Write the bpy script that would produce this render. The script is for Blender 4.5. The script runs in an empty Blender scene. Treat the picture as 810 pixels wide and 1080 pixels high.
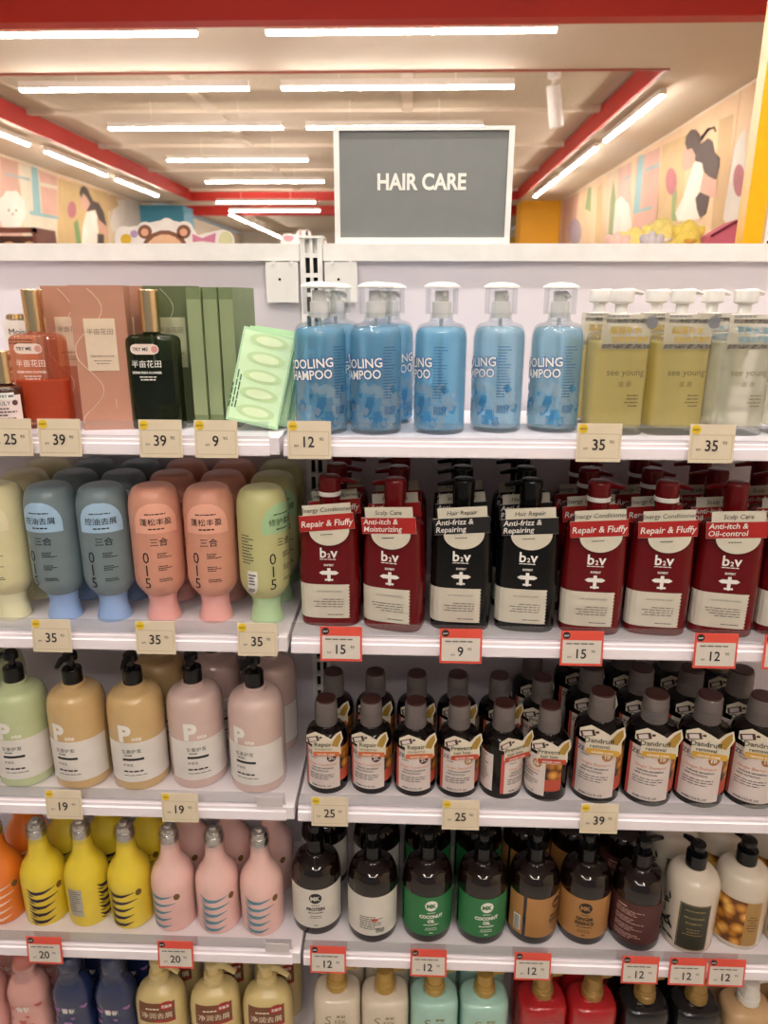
import bpy, math, random
import numpy as np
from mathutils import Matrix, Vector

SC = bpy.context.scene
COL = SC.collection
PI = math.pi

# ------------------------------------------------------------------ camera
F_PX = 751.89
CAM = np.array([0.169, -1.0, 1.62])
FW = np.array([-0.0328, 0.9564, -0.2902]); FW /= np.linalg.norm(FW)
RT = np.array([0.9994, 0.0351, 0.0025]); RT -= FW * (RT @ FW); RT /= np.linalg.norm(RT)
UP = np.cross(RT, FW)
cam_data = bpy.data.cameras.new('camera')
cam_data.sensor_fit = 'HORIZONTAL'
cam_data.sensor_width = 36.0
cam_data.lens = F_PX * 36.0 / 810.0
cam_data.clip_start = 0.02
cam_data.dof.use_dof = True
cam_data.dof.focus_distance = 1.12
cam_data.dof.aperture_fstop = 7.5
cam = bpy.data.objects.new('camera', cam_data)
COL.objects.link(cam)
cam.matrix_world = Matrix(((RT[0], UP[0], -FW[0], CAM[0]), (RT[1], UP[1], -FW[1], CAM[1]),
                           (RT[2], UP[2], -FW[2], CAM[2]), (0, 0, 0, 1)))
SC.camera = cam

# ------------------------------------------------------------------ world, exposure
world = bpy.data.worlds.new('world')
SC.world = world
world.use_nodes = True
bg = world.node_tree.nodes['Background']
bg.inputs[0].default_value = (1.0, 0.96, 0.92, 1)
bg.inputs[1].default_value = 0.20
SC.view_settings.view_transform = 'Standard'
SC.view_settings.look = 'None'
SC.view_settings.gamma = 1
SC.view_settings.use_curve_mapping = False
SC.view_settings.exposure = 0.08
BAR_STRENGTH = 88.0

# ------------------------------------------------------------------ pixel rays (810 x 1080 frame)
def ray(x, y):
    return FW + RT * (x - 405) / F_PX + UP * (540 - y) / F_PX
def at_x(x, y, X):
    d = ray(x, y); return CAM + d * (X - CAM[0]) / d[0]
def at_y(x, y, Y):
    d = ray(x, y); return CAM + d * (Y - CAM[1]) / d[1]
def at_z(x, y, Z):
    d = ray(x, y); return CAM + d * (Z - CAM[2]) / d[2]

# ------------------------------------------------------------------ materials
def lin(h):
    h = h.lstrip('#')
    c = [int(h[i:i + 2], 16) / 255 for i in (0, 2, 4)]
    return tuple(v / 12.92 if v <= .04045 else ((v + .055) / 1.055) ** 2.4 for v in c) + (1,)
MATS = {}
def mat(name, col, rough=.45, metal=0., vary=.04, scale=30., bump=0., spec=.5, coat=0., trans=0., sss=0.):
    if name in MATS: return MATS[name]
    m = bpy.data.materials.new(name); m.use_nodes = True
    nt = m.node_tree; b = nt.nodes['Principled BSDF']
    c = lin(col)
    tc = nt.nodes.new('ShaderNodeTexCoord')
    nz = nt.nodes.new('ShaderNodeTexNoise'); nz.inputs['Scale'].default_value = scale; nz.inputs['Detail'].default_value = 3
    nt.links.new(tc.outputs['Object'], nz.inputs['Vector'])
    rp = nt.nodes.new('ShaderNodeValToRGB')
    rp.color_ramp.elements[0].position = .3; rp.color_ramp.elements[1].position = .7
    rp.color_ramp.elements[0].color = tuple(v * (1 - vary) for v in c[:3]) + (1,)
    rp.color_ramp.elements[1].color = tuple(min(1, v * (1 + vary)) for v in c[:3]) + (1,)
    nt.links.new(nz.outputs['Fac'], rp.inputs['Fac'])
    nt.links.new(rp.outputs['Color'], b.inputs['Base Color'])
    b.inputs['Roughness'].default_value = rough
    b.inputs['Metallic'].default_value = metal
    b.inputs['Specular IOR Level'].default_value = spec
    b.inputs['Coat Weight'].default_value = coat
    b.inputs['Coat Roughness'].default_value = .06
    if bump:
        bp = nt.nodes.new('ShaderNodeBump'); bp.inputs['Strength'].default_value = bump; bp.inputs['Distance'].default_value = .002
        nt.links.new(nz.outputs['Fac'], bp.inputs['Height']); nt.links.new(bp.outputs['Normal'], b.inputs['Normal'])
    MATS[name] = m
    return m
def clear(name, tint, body=0.1, bodycol=None, gloss=.08, rough=.05, glow=0.5):
    """clear plastic or liquid: transparent tint + some scattering body + fresnel gloss"""
    if name in MATS: return MATS[name]
    m = bpy.data.materials.new(name); m.use_nodes = True
    nt = m.node_tree; nt.nodes.clear()
    out = nt.nodes.new('ShaderNodeOutputMaterial')
    tr = nt.nodes.new('ShaderNodeBsdfTransparent'); tr.inputs[0].default_value = lin(tint)
    di = nt.nodes.new('ShaderNodeBsdfDiffuse'); tl = nt.nodes.new('ShaderNodeBsdfTranslucent')
    tc = nt.nodes.new('ShaderNodeTexCoord'); nz = nt.nodes.new('ShaderNodeTexNoise'); nz.inputs['Scale'].default_value = 18
    nt.links.new(tc.outputs['Object'], nz.inputs['Vector'])
    rp = nt.nodes.new('ShaderNodeValToRGB'); c = lin(bodycol or tint)
    rp.color_ramp.elements[0].position = .3; rp.color_ramp.elements[1].position = .7
    rp.color_ramp.elements[0].color = tuple(v * .93 for v in c[:3]) + (1,); rp.color_ramp.elements[1].color = c
    nt.links.new(nz.outputs['Fac'], rp.inputs['Fac'])
    nt.links.new(rp.outputs['Color'], di.inputs[0]); nt.links.new(rp.outputs['Color'], tl.inputs[0])
    a = nt.nodes.new('ShaderNodeMixShader'); a.inputs[0].default_value = glow
    nt.links.new(di.outputs[0], a.inputs[1]); nt.links.new(tl.outputs[0], a.inputs[2])
    b = nt.nodes.new('ShaderNodeMixShader'); b.inputs[0].default_value = body
    nt.links.new(tr.outputs[0], b.inputs[1]); nt.links.new(a.outputs[0], b.inputs[2])
    gl = nt.nodes.new('ShaderNodeBsdfGlossy'); gl.inputs['Roughness'].default_value = rough
    fr = nt.nodes.new('ShaderNodeFresnel'); fr.inputs[0].default_value = 1.45
    mx = nt.nodes.new('ShaderNodeMath'); mx.operation = 'MULTIPLY_ADD'; mx.inputs[1].default_value = .38; mx.inputs[2].default_value = gloss * .3
    nt.links.new(fr.outputs[0], mx.inputs[0])
    e = nt.nodes.new('ShaderNodeMixShader')
    nt.links.new(mx.outputs[0], e.inputs[0]); nt.links.new(b.outputs[0], e.inputs[1]); nt.links.new(gl.outputs[0], e.inputs[2])
    nt.links.new(e.outputs[0], out.inputs[0])
    MATS[name] = m
    return m
def emit(name, col, s):
    if name in MATS: return MATS[name]
    m = bpy.data.materials.new(name); m.use_nodes = True
    nt = m.node_tree; nt.nodes.clear()
    out = nt.nodes.new('ShaderNodeOutputMaterial'); e = nt.nodes.new('ShaderNodeEmission')
    e.inputs[0].default_value = lin(col); e.inputs[1].default_value = s
    nt.links.new(e.outputs[0], out.inputs[0]); MATS[name] = m
    return m
def voronoi_print(name, c1, c2, scale, c3=None):
    """a printed picture of irregular cells (ice, ginger, leaves) in two or three colours"""
    if name in MATS: return MATS[name]
    m = mat(name, c1, rough=.35); nt = m.node_tree; b = nt.nodes['Principled BSDF']
    tc = nt.nodes.new('ShaderNodeTexCoord'); v = nt.nodes.new('ShaderNodeTexVoronoi'); v.inputs['Scale'].default_value = scale
    nt.links.new(tc.outputs['Object'], v.inputs['Vector'])
    rp = nt.nodes.new('ShaderNodeValToRGB'); rp.color_ramp.elements[0].color = lin(c1); rp.color_ramp.elements[1].color = lin(c2)
    rp.color_ramp.elements[0].position = .15; rp.color_ramp.elements[1].position = .65
    if c3:
        k = rp.color_ramp.elements.new(.4); k.color = lin(c3)
    nt.links.new(v.outputs['Distance'], rp.inputs['Fac']); nt.links.new(rp.outputs['Color'], b.inputs['Base Color'])
    return m

WHITE = mat('white_plastic', 'f1efec', .4)
SHELFW = mat('shelf_white', 'eae4ea', .38, vary=.02, scale=8)
RAILW = mat('rail_lilac_white', 'e2dae0', .3, vary=.02, scale=10)
PANELW = mat('panel_white', 'e6e0e8', .55, vary=.015, scale=4)
BLACKP = mat('black_plastic', '0c0c0e', .2, spec=.45)
INK = mat('black_ink', '17171a', .6)
WINK = mat('white_ink', 'f4f1ea', .6)
GREYINK = mat('grey_ink', '6b6760', .6)
GOLD = mat('gold_metal', 'f2d6aa', .24, 1.0)
SILVER = mat('silver_metal', 'c9c6c2', .2, 1.0, vary=.15, scale=120)
CLEAR = clear('clear_plastic', 'fbfdff', .02, 'ffffff')
GUARD = clear('guard_acrylic', 'f6f8fa', .05, 'ffffff', rough=.1)

# ------------------------------------------------------------------ mesh helpers
GLY = {}
def glyph(t, bold=0., res=2, shear=0.):
    k = (t, bold, res, shear)
    if k not in GLY:
        c = bpy.data.curves.new('glyph', 'FONT'); c.body = t; c.resolution_u = res; c.offset = bold; c.shear = shear
        o = bpy.data.objects.new('glyph', c)
        me = bpy.data.meshes.new_from_object(o)
        v = np.array([(p.co.x, p.co.y) for p in me.vertices]) if len(me.vertices) else np.zeros((1, 2))
        f = [tuple(p.vertices) for p in me.polygons]
        bpy.data.objects.remove(o); bpy.data.curves.remove(c); bpy.data.meshes.remove(me)
        v[:, 0] -= (v[:, 0].min() + v[:, 0].max()) / 2
        GLY[k] = (v, f)
    return GLY[k]

def flat(y=-.0005, x=0., z=0., tilt=0.):
    ca, sa = math.cos(tilt), math.sin(tilt)
    return lambda u, v: (x + u * ca - v * sa, y, z + u * sa + v * ca)

class MB:
    def __init__(s): s.v = []; s.f = []
    def add(s, vs, fs):
        n = len(s.v); s.v += [tuple(map(float, p)) for p in vs]; s.f += [tuple(i + n for i in f) for f in fs]; return s
    def box(s, x0, x1, y0, y1, z0, z1):
        v = [(x, y, z) for z in (z0, z1) for y in (y0, y1) for x in (x0, x1)]
        return s.add(v, [(0, 2, 3, 1), (4, 5, 7, 6), (0, 1, 5, 4), (2, 6, 7, 3), (0, 4, 6, 2), (1, 3, 7, 5)])
    def lathe(s, pts, n=28, ax=1., ay=1., e=2., ox=0., oy=0.):
        vs = []; fs = []; rows = []
        for r, z in pts:
            if r < 1e-5:
                rows.append([len(vs)]); vs.append((ox, oy, z)); continue
            row = []
            for i in range(n):
                t = 2 * PI * i / n; c, d = math.cos(t), math.sin(t)
                row.append(len(vs))
                vs.append((ox + ax * r * math.copysign(abs(c) ** (2 / e), c), oy + ay * r * math.copysign(abs(d) ** (2 / e), d), z))
            rows.append(row)
        for a, b in zip(rows[:-1], rows[1:]):
            if len(a) == 1 and len(b) == 1: continue
            for i in range(n):
                j = (i + 1) % n
                if len(a) == 1: fs.append((a[0], b[j], b[i]))
                elif len(b) == 1: fs.append((a[i], a[j], b[0]))
                else: fs.append((a[i], a[j], b[j], b[i]))
        if len(rows[0]) > 1: fs.append(tuple(reversed(rows[0])))
        if len(rows[-1]) > 1: fs.append(tuple(rows[-1]))
        return s.add(vs, fs)
    def tube(s, path, rad, n=10, flatz=1.):
        P = [Vector(p) for p in path]; rows = []; vs = []; fs = []
        for i, p in enumerate(P):
            t = (P[min(i + 1, len(P) - 1)] - P[max(i - 1, 0)]).normalized()
            u = Vector((0, 0, 1)) if abs(t.z) < .8 else Vector((0, 1, 0))
            a = t.cross(u).normalized(); b = a.cross(t).normalized()
            r = rad[i] if isinstance(rad, (list, tuple)) else rad
            row = []
            for k in range(n):
                q = 2 * PI * k / n
                row.append(len(vs)); vs.append(p + a * r * math.cos(q) + b * r * flatz * math.sin(q))
            rows.append(row)
        for a, b in zip(rows[:-1], rows[1:]):
            for k in range(n): fs.append((a[k], a[(k + 1) % n], b[(k + 1) % n], b[k]))
        fs.append(tuple(reversed(rows[0]))); fs.append(tuple(rows[-1]))
        return s.add(vs, fs)
    def text(s, t, size, mp, u=0., v=0., bold=0., align='c', tilt=0., res=2, shear=0., sx=1.):
        gv, gf = glyph(t, bold, res, shear)
        gv = gv * size * np.array([sx, 1.])
        if align == 'l': gv = gv - np.array([gv[:, 0].min(), 0])
        if align == 'r': gv = gv - np.array([gv[:, 0].max(), 0])
        ca, sa = math.cos(tilt), math.sin(tilt)
        return s.add([mp(u + a * ca - b * sa, v + a * sa + b * ca) for a, b in gv], gf)
    def rect(s, mp, u0, u1, v0, v1, nu=6, nv=1, tilt=0.):
        if nu > 1: nv = max(nv, math.ceil(abs(v1 - v0) / .006))
        ca, sa = math.cos(tilt), math.sin(tilt)
        vs = []
        for j in range(nv + 1):
            for i in range(nu + 1):
                a = u0 + (u1 - u0) * i / nu; b = v0 + (v1 - v0) * j / nv
                vs.append(mp(a * ca - b * sa, a * sa + b * ca))
        w = nu + 1
        return s.add(vs, [(j * w + i, j * w + i + 1, (j + 1) * w + i + 1, (j + 1) * w + i) for j in range(nv) for i in range(nu)])
    def strip(s, mp, v0, v1, fn, nv=8, nu=6):
        vs = []
        for j in range(nv + 1):
            b = v0 + (v1 - v0) * j / nv; a0, a1 = fn(b)
            for i in range(nu + 1): vs.append(mp(a0 + (a1 - a0) * i / nu, b))
        w = nu + 1
        return s.add(vs, [(j * w + i, j * w + i + 1, (j + 1) * w + i + 1, (j + 1) * w + i) for j in range(nv) for i in range(nu)])
    def disc(s, mp, u, v, ru, rv=None, n=16):
        rv = rv or ru
        vs = [mp(u, v)] + [mp(u + ru * .5 * math.cos(2 * PI * i / n), v + rv * .5 * math.sin(2 * PI * i / n)) for i in range(n)] + \
             [mp(u + ru * math.cos(2 * PI * i / n), v + rv * math.sin(2 * PI * i / n)) for i in range(n)]
        fs = []
        for i in range(n):
            j = (i + 1) % n
            fs += [(0, 1 + i, 1 + j), (1 + i, 1 + n + i, 1 + n + j, 1 + j)]
        return s.add(vs, fs)
    def poly(s, mp, pts):
        return s.add([mp(a, b) for a, b in pts], [tuple(range(len(pts)))])
    def lines(s, mp, u0, u1, v, n, dv, h, seed=1, align='l'):
        """rows of print too small to read"""
        R = random.Random(seed)
        for k in range(n):
            w = (u1 - u0) * R.uniform(.55, 1.); a = u0 if align == 'l' else (u1 - w if align == 'r' else (u0 + u1 - w) / 2)
            e = a + w; x = a
            while x < e:
                q = min(e, x + (u1 - u0) * R.uniform(.08, .22)); s.rect(mp, x, q, v - k * dv, v - k * dv + h, 1, 1); x = q + (u1 - u0) * .03
        return s
    def slab(s, pts, y0, y1, mp=None):
        """extruded outline, pts (x, z) counter-clockwise, thickness y0..y1"""
        n = len(pts); vs = [(a, y0, b) for a, b in pts] + [(a, y1, b) for a, b in pts]
        if mp: vs = [mp(*q) for q in vs]
        fs = [tuple(range(n)), tuple(reversed(range(n, 2 * n)))] + [(i, n + i, n + (i + 1) % n, (i + 1) % n) for i in range(n)]
        return s.add(vs, fs)
    def mesh(s, name, m, smooth=None):
        me = bpy.data.meshes.new(name); me.from_pydata(s.v, [], s.f); me.materials.append(m)
        if smooth is not None:
            me.polygons.foreach_set('use_smooth', [True] * len(me.polygons))
            me.set_sharp_from_angle(angle=math.radians(smooth))
        me.update(); return me
    def build(s, name, m, parent=None, smooth=None, loc=None, rot=None):
        o = bpy.data.objects.new(name, s.mesh(name, m, smooth)); COL.objects.link(o)
        if parent: o.parent = parent
        if loc: o.location = loc
        if rot: o.rotation_euler = rot
        if parent and name in ('small_print', 'ice_print', 'petal_print', 'leaf_print', 'stroke_print', 'perforation'): o['kind'] = 'stuff'
        return o

def fillet(P, seg=5):
    """(r, z, fillet) corner list -> rounded profile"""
    out = []
    for i, p in enumerate(P):
        r, z = p[0], p[1]; f = p[2] if len(p) > 2 else 0
        if f <= 0 or i in (0, len(P) - 1): out.append((r, z)); continue
        c = Vector((r, z)); a = Vector(P[i - 1][:2]) - c; b = Vector(P[i + 1][:2]) - c
        fa = min(f, a.length * .49); fb = min(f, b.length * .49)
        p0 = c + a.normalized() * fa; p1 = c + b.normalized() * fb
        for k in range(seg + 1):
            t = k / seg; q = p0 * (1 - t) ** 2 + c * 2 * t * (1 - t) + p1 * t * t
            out.append((max(q.x, 0), q.y))
    return out

class Surf:
    """outer skin of a turned or rounded-square body; maps (arc length from the front, height) to 3D"""
    def __init__(s, pts, ax=1., ay=1., e=2.):
        z = [p[1] for p in pts]; o = np.argsort(z, kind='stable')
        s.z = np.array(z)[o]; s.r = np.array([p[0] for p in pts])[o]; s.ax, s.ay, s.e = ax, ay, e; s.c = {}
    def ring(s, z):
        k = round(z, 4)
        if k not in s.c:
            r = float(np.interp(k, s.z, s.r)); t = np.linspace(-PI, PI, 289)
            sn, cs = np.sin(t), np.cos(t)
            x = s.ax * r * np.sign(sn) * np.abs(sn) ** (2 / s.e); y = -s.ay * r * np.sign(cs) * np.abs(cs) ** (2 / s.e)
            d = np.concatenate([[0], np.cumsum(np.hypot(np.diff(x), np.diff(y)))]); d -= d[144]
            tx, ty = np.gradient(x), np.gradient(y); L = np.hypot(tx, ty) + 1e-12
            s.c[k] = (d, x, y, ty / L, -tx / L)
        return s.c[k]
    def mp(s, off=.0004, u0=0., v0=0.):
        def g(u, v):
            d, x, y, nx, ny = s.ring(v + v0); q = u + u0
            return (np.interp(q, d, x) + off * np.interp(q, d, nx), np.interp(q, d, y) + off * np.interp(q, d, ny), v + v0)
        return g

# ------------------------------------------------------------------ scene graph helpers
def tag(o, label=None, cat=None, group=None, kind=None):
    if label: o['label'] = label
    if cat: o['category'] = cat
    if group: o['group'] = group
    if kind: o['kind'] = kind
    return o
def empty(name, loc=(0, 0, 0), rz=0.):
    o = bpy.data.objects.new(name, None); o.empty_display_size = .03; COL.objects.link(o)
    o.location = loc; o.rotation_euler = (0, 0, rz); return o
def copy_tree(o, parent=None):
    c = o.copy(); COL.objects.link(c); c.parent = parent
    for ch in list(KIDS.get(o.name, ())): copy_tree(ch, c)
    return c
KIDS = {}
class Kind:
    """a product: built once, then copied with its parts"""
    def __init__(s, name, cat, build):
        s.name, s.cat, s.bf = name, cat, build; s.src = None; s.n = 0
    def put(s, X, Y, Z, rz, label, group=None):
        if s.src is None:
            before = set(bpy.data.objects.keys())
            s.src = empty(s.name); s.bf(s.src)
            for k in bpy.data.objects:
                if k.parent and k.name not in before: KIDS.setdefault(k.parent.name, []).append(k)
            o = s.src
        else:
            o = copy_tree(s.src)
        for key in ('label', 'group', 'category'):
            if key in o: del o[key]
        o.location = (X, Y, Z); o.rotation_euler = (0, 0, math.radians(rz))
        return tag(o, label, s.cat, group)
def struct(name, mb, m, parent=None, smooth=None):
    o = mb.build(name, m, parent, smooth)
    if not parent: tag(o, kind='structure')
    return o
ORD = ['first', 'second', 'third', 'fourth', 'fifth', 'sixth', 'seventh', 'eighth', 'ninth', 'tenth']

# ================================================================== THE ROOM
CEIL = mat('ceiling_cream', 'd8c9b6', .8, vary=.02, scale=2)
CEIL2 = mat('ceiling_mesh_panel', 'c9baa4', .8, vary=.05, scale=40)
REDP = mat('red_paint', 'c22a20', .5, vary=.04, scale=3)
YEL = mat('yellow_paint', 'f2b21c', .5, vary=.03, scale=3)
FLOOR = mat('floor_tile', 'b4aea7', .35, vary=.05, scale=1.5)
XL, XR, ZS, ZT = -4.47, 2.67, 3.15, 3.30
fl = struct('floor', MB().box(XL - .1, XR + .1, -4, 20, -.1, -.004), mat('floor_grout', '9c968f', .7))
tile_me = MB().box(0, .594, 0, .594, -.004, 0).mesh('tile', FLOOR)
for i in range(12):
    for j in range(11):
        t = bpy.data.objects.new('tile', tile_me); COL.objects.link(t); t.parent = fl
        t.location = (XL + .6 * i, -2.4 + .6 * j, 0)
struct('ceiling', MB().box(XL - .1, XR + .1, 3.24, 4.745, ZS, ZS + .3), CEIL)
for bx in ((XL - .1, -3.56, 4.745, 12.2), (1.955, XR + .1, 4.745, 12.2), (-3.56, 1.955, 11.95, 12.2)):
    struct('ceiling', MB().box(*bx, ZS, ZS + .3), CEIL)
struct('ceiling', MB().box(XL - .1, XR + .1, 12.2, 20, ZT, ZT + .15), CEIL)
struct('ceiling', MB().box(XL - .1, XR + .1, -4, 3.14, ZT, ZT + .15), CEIL)
# recessed tray: infill panels between cross members, ribbed in the first row
ce = struct('ceiling', MB().box(-3.54, 1.93, 4.76, 11.93, ZT + .04, ZT + .1), CEIL)
ys = [4.81, 6.59, 8.24, 9.93, 11.88]
xs = [-3.49, -1.73, .12, 1.88]
for j in range(4):
    for i in range(3):
        x0, x1, y0, y1 = xs[i] + .05, xs[i + 1] - .05, ys[j] + .045, ys[j + 1] - .045
        pn = MB().box(x0, x1, y0, y1, ZT + .022, ZT + .04).build('ceiling_panel', CEIL2 if j == 0 else CEIL, ce)
        if j == 0:
            for k in range(40):
                yy = y0 + (y1 - y0) * (k + .5) / 40; MB().box(x0, x1, yy - .010, yy + .010, ZT + .012, ZT + .022).build('rib', CEIL2, pn)
for y in ys: MB().box(-3.54, 1.93, y - .045, y + .045, ZT - .015, ZT + .04).build('cross_member', CEIL, ce)
for x in xs[1:3]:
    for j in range(4): MB().box(x - .05, x + .05, ys[j] + .045, ys[j + 1] - .045, ZT - .008, ZT + .04).build('long_member', CEIL, ce)
struct('trim_1', MB().box(-3.56, -3.54, 4.76, 11.95, ZS - .003, ZT + .02), REDP)
struct('trim_2', MB().box(1.93, 1.955, 4.76, 11.95, ZS - .003, ZT + .02), REDP)
struct('trim_3', MB().box(-3.54, 1.93, 11.93, 11.95, ZS - .003, ZT + .02), REDP)
struct('trim_4', MB().box(-3.9, 1.97, 4.745, 4.762, ZS - .012, ZS), mat('trim_red_brown', 'a8584a', .6))
struct('trim_5', MB().box(XL, XR, 13.95, 14.15, 3.13, ZT), REDP)
struct('trim_6', MB().box(XL, XR, 3.14, 3.235, 2.95, 3.6), REDP)   # red beam
struct('wall_back', MB().box(XL - .1, XR + .1, 19.9, 20.0, 0, 3.5), mat('back_wall', 'ded6cc', .8))
wl = struct('wall_left', MB().box(XL - .12, XL - .012, -4, 20, 0, 3.2), mat('wall_paint', 'd9c8b2', .8))
wr = struct('wall_right', MB().box(XR + .012, XR + .12, -4, 20, 0, 3.2), mat('wall_paint', 'd9c8b2', .8))

# yellow and blue return walls at the far end
struct('wall_return_right', MB().box(2.02, XR, 12.0, 12.6, 0, ZS), YEL)
struct('wall_return_left', MB().box(XL, -3.72, 12.0, 12.6, 0, ZS - .06), mat('blue_paint', '3f8aa6', .6))

# ---- murals: panels with open seams, print on top
MUR = mat('mural_ground', 'cfae8a', .7, vary=.12, scale=1.3)
def M(n, c):
    v = [int(c[i:i + 2], 16) for i in (0, 2, 4)]; g = sum(v) / 3
    return mat('mural_' + n, '%02x%02x%02x' % tuple(int(max(0, min(255, (g + (q - g) * .78) * .86))) for q in v), .7, vary=.08, scale=3)
def mural(side, wall, X, seam_a, seam_b):
    sg = -1 if side == 'r' else 1            # towards the room
    P = abs(seam_a - seam_b)
    y = min(seam_a, seam_b)
    while y > 1.2: y -= P
    while y < 12.0:
        y1 = min(y + P, 12.0)
        if y1 - y > .05:
            MB().box(min(X, X - sg * .012), max(X, X - sg * .012), y + .006, y1 - .006, .9, ZS - .025).build('mural_panel', MUR, wall)
        y += P
def mpoly(wall, X, off, pts, m, cv):
    b = MB(); q = [at_x(*cv(*p), X) for p in pts]
    b.add([(X + off, p[1], p[2]) for p in q], [tuple(range(len(q)))]); b.build('mural_print', m, wall)
def blob(cx, cy, rx, ry, n=18, w=0., k=5, ph=0.):
    return [(cx + rx * (1 + w * math.sin(k * t + ph)) * math.cos(t), cy + ry * (1 + w * math.sin(k * t + ph)) * math.sin(t)) for t in [2 * PI * i / n for i in range(n)]]
cvR = lambda x, y: (640 + x / 4.765, 120 + y / 4.765)     # close crop of the right mural
cvR3 = lambda x, y: (530 + x / 2.893, 120 + y / 2.893)
cvL = lambda x, y: (x / 5.4, 150 + y / 5.4)
sa, sb = at_x(*cvR(130, 240), XR)[1], at_x(*cvR(600, 450), XR)[1]
mural('r', wr, XR, sa, sb)
mural('l', wl, XL, at_x(*cvL(110, 250), XL)[1], at_x(*cvL(325, 380), XL)[1] + .25)
TOPZ = 165
R = lambda pts, m, o, cv=cvR: mpoly(wr, XR, -o, pts, m, cv)
R([(150, 222), (270, 165), (250, 640), (125, 640)], M('rose', 'e8a890'), .0015)
R([(0, 305), (60, 275), (45, 640), (-10, 650)], M('sand', 'e9c9a0'), .0015)
R([(60, 275), (126, 240), (115, 640), (45, 640)], M('rose2', 'e6b09a'), .0015)
R([(280, 160), (400, 105), (380, 640), (240, 640)], M('ochre', 'e7bb78'), .0015)
R([(565, 30), (640, 0), (590, 640), (520, 640)], M('ochre2', 'dfb273'), .0015)
R([(700, 70), (690, 640), (585, 530), (640, 180), (668, 110)], M('cream', 'eee0cf'), .002)
R([(160, 215), (190, 203), (165, 485), (132, 498)], M('skyblue', '8fc0c4'), .0025)
R([(195, 275), (270, 240), (262, 268), (190, 296)], M('skyblue2', 'a9b6b4'), .003)
R([(130, 492), (230, 462), (228, 478), (130, 505)], M('skyblue', '8fc0c4'), .003)
R([(85, 325), (128, 303), (126, 318), (82, 340)], M('skyblue2', 'a9b6b4'), .003)
R(blob(325, 340, 27, 68, 20), M('tulip', 'd06a72'), .004)
R([(330, 405), (352, 378), (356, 420), (345, 470), (352, 540), (325, 540)], M('leaf', '9fb56a'), .0035)
R([(18, 440), (36, 330), (46, 430), (30, 620), (8, 640)], M('leaf2', '9aa868'), .004)
R(blob(72, 540, 52, 120, 24, .06, 7), M('cream', 'eee0cf'), .003)
# girl: dress, arms, face, hair
R([(440, 245), (480, 240), (488, 300), (470, 390), (455, 430), (470, 530), (360, 540), (345, 500), (385, 420), (415, 330)], M('dress', 'f3e6d2'), .004)
R([(488, 300), (556, 330), (555, 420), (510, 418), (470, 385)], M('skin', 'e8a78c'), .0045)
R([(384, 190), (400, 165), (440, 170), (452, 215), (430, 268), (395, 290), (380, 262)], M('skin', 'e8a78c'), .005)
R([(396, 150), (402, 110), (425, 80), (450, 78), (470, 105), (472, 160), (456, 185), (452, 215), (430, 172), (408, 182)], M('hair', '5a4038'), .0055)
R([(450, 190), (470, 155), (512, 122), (535, 140), (545, 195), (572, 222), (570, 265), (552, 332), (520, 318), (492, 295), (482, 248), (446, 236)], M('hair', '5a4038'), .0058)
R([(448, 425), (470, 392), (518, 415), (500, 500), (470, 522), (455, 480)], M('hair', '5a4038'), .0055)
for k in range(3):
    R([(472, 130 - k * 6), (510, 75 - k * 6 + 8), (545, 60 + k * 4), (552, 85 + k * 5), (548, 84 + k * 5), (540, 66 + k * 4), (512, 82 - k * 4 + 8), (476, 138 - k * 6)], M('hair', '5a4038'), .005)
R(blob(668, 335, 30, 82, 20), M('tulip', 'd06a72'), .005)
# receding left end of the same wall
R([(185, 265), (235, 240), (215, 395), (180, 395)], M('rose', 'e8a890'), .002, cvR3)
R(blob(222, 360, 20, 40, 16), M('violet', 'b59aa6'), .0035, cvR3)
R([(262, 228), (272, 222), (270, 300), (252, 290)], M('leaf', '9fb56a'), .003, cvR3)
R([(290, 230), (308, 205), (300, 395), (282, 395)], M('ochre', 'e7bb78'), .003, cvR3)
Lf = lambda pts, m, o: mpoly(wl, XL, o, pts, m, cvL)
Lf([(0, 80), (100, 115), (135, 640), (0, 640)], M('rose3', 'dfa58c'), .0015)
Lf([(105, 115), (325, 195), (320, 640), (150, 640)], M('cream2', 'e6d4b4'), .0015)
Lf([(330, 205), (610, 290), (620, 640), (325, 640)], M('ochre3', 'e0b46c'), .002)
Lf([(610, 290), (805, 345), (805, 640), (620, 640)], M('sand', 'e9c9a0'), .0018)
Lf([(175, 135), (212, 148), (232, 412), (190, 405)], M('skyblue', '8fc0c4'), .0035)
Lf([(218, 160), (325, 200), (325, 250), (228, 228)], M('rose', 'e8a890'), .0025)
Lf([(230, 248), (325, 270), (325, 428), (240, 410)], M('rose', 'e8a890'), .0025)
Lf([(165, 388), (330, 425), (330, 440), (168, 412)], M('skyblue', '8fc0c4'), .004)
Lf([(25, 172), (170, 205), (170, 222), (30, 186)], M('skyblue2', 'a9b6b4'), .004)
Lf(blob(65, 390, 80, 115, 30, .05, 9), M('cream', 'eee0cf'), .003)
Lf(blob(48, 388, 5, 8, 8), M('hair', '5a4038'), .005); Lf(blob(90, 388, 5, 8, 8), M('hair', '5a4038'), .005)
Lf(blob(70, 410, 8, 6, 8), M('tulip', 'd06a72'), .005)
Lf(blob(408, 385, 25, 48, 18), M('tulip', 'd06a72'), .005)
Lf([(418, 460), (440, 440), (452, 500), (462, 580), (440, 640), (432, 560)], M('leaf3', '7fa85a'), .004)
Lf([(490, 400), (540, 385), (555, 430), (560, 560), (560, 640), (460, 640), (470, 480)], M('dress', 'f3e6d2'), .004)
Lf([(550, 430), (612, 490), (612, 545), (575, 520), (552, 470)], M('skin', 'e8a78c'), .0045)
Lf([(455, 310), (500, 300), (515, 350), (490, 400), (462, 370)], M('skin', 'e8a78c'), .005)
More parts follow.
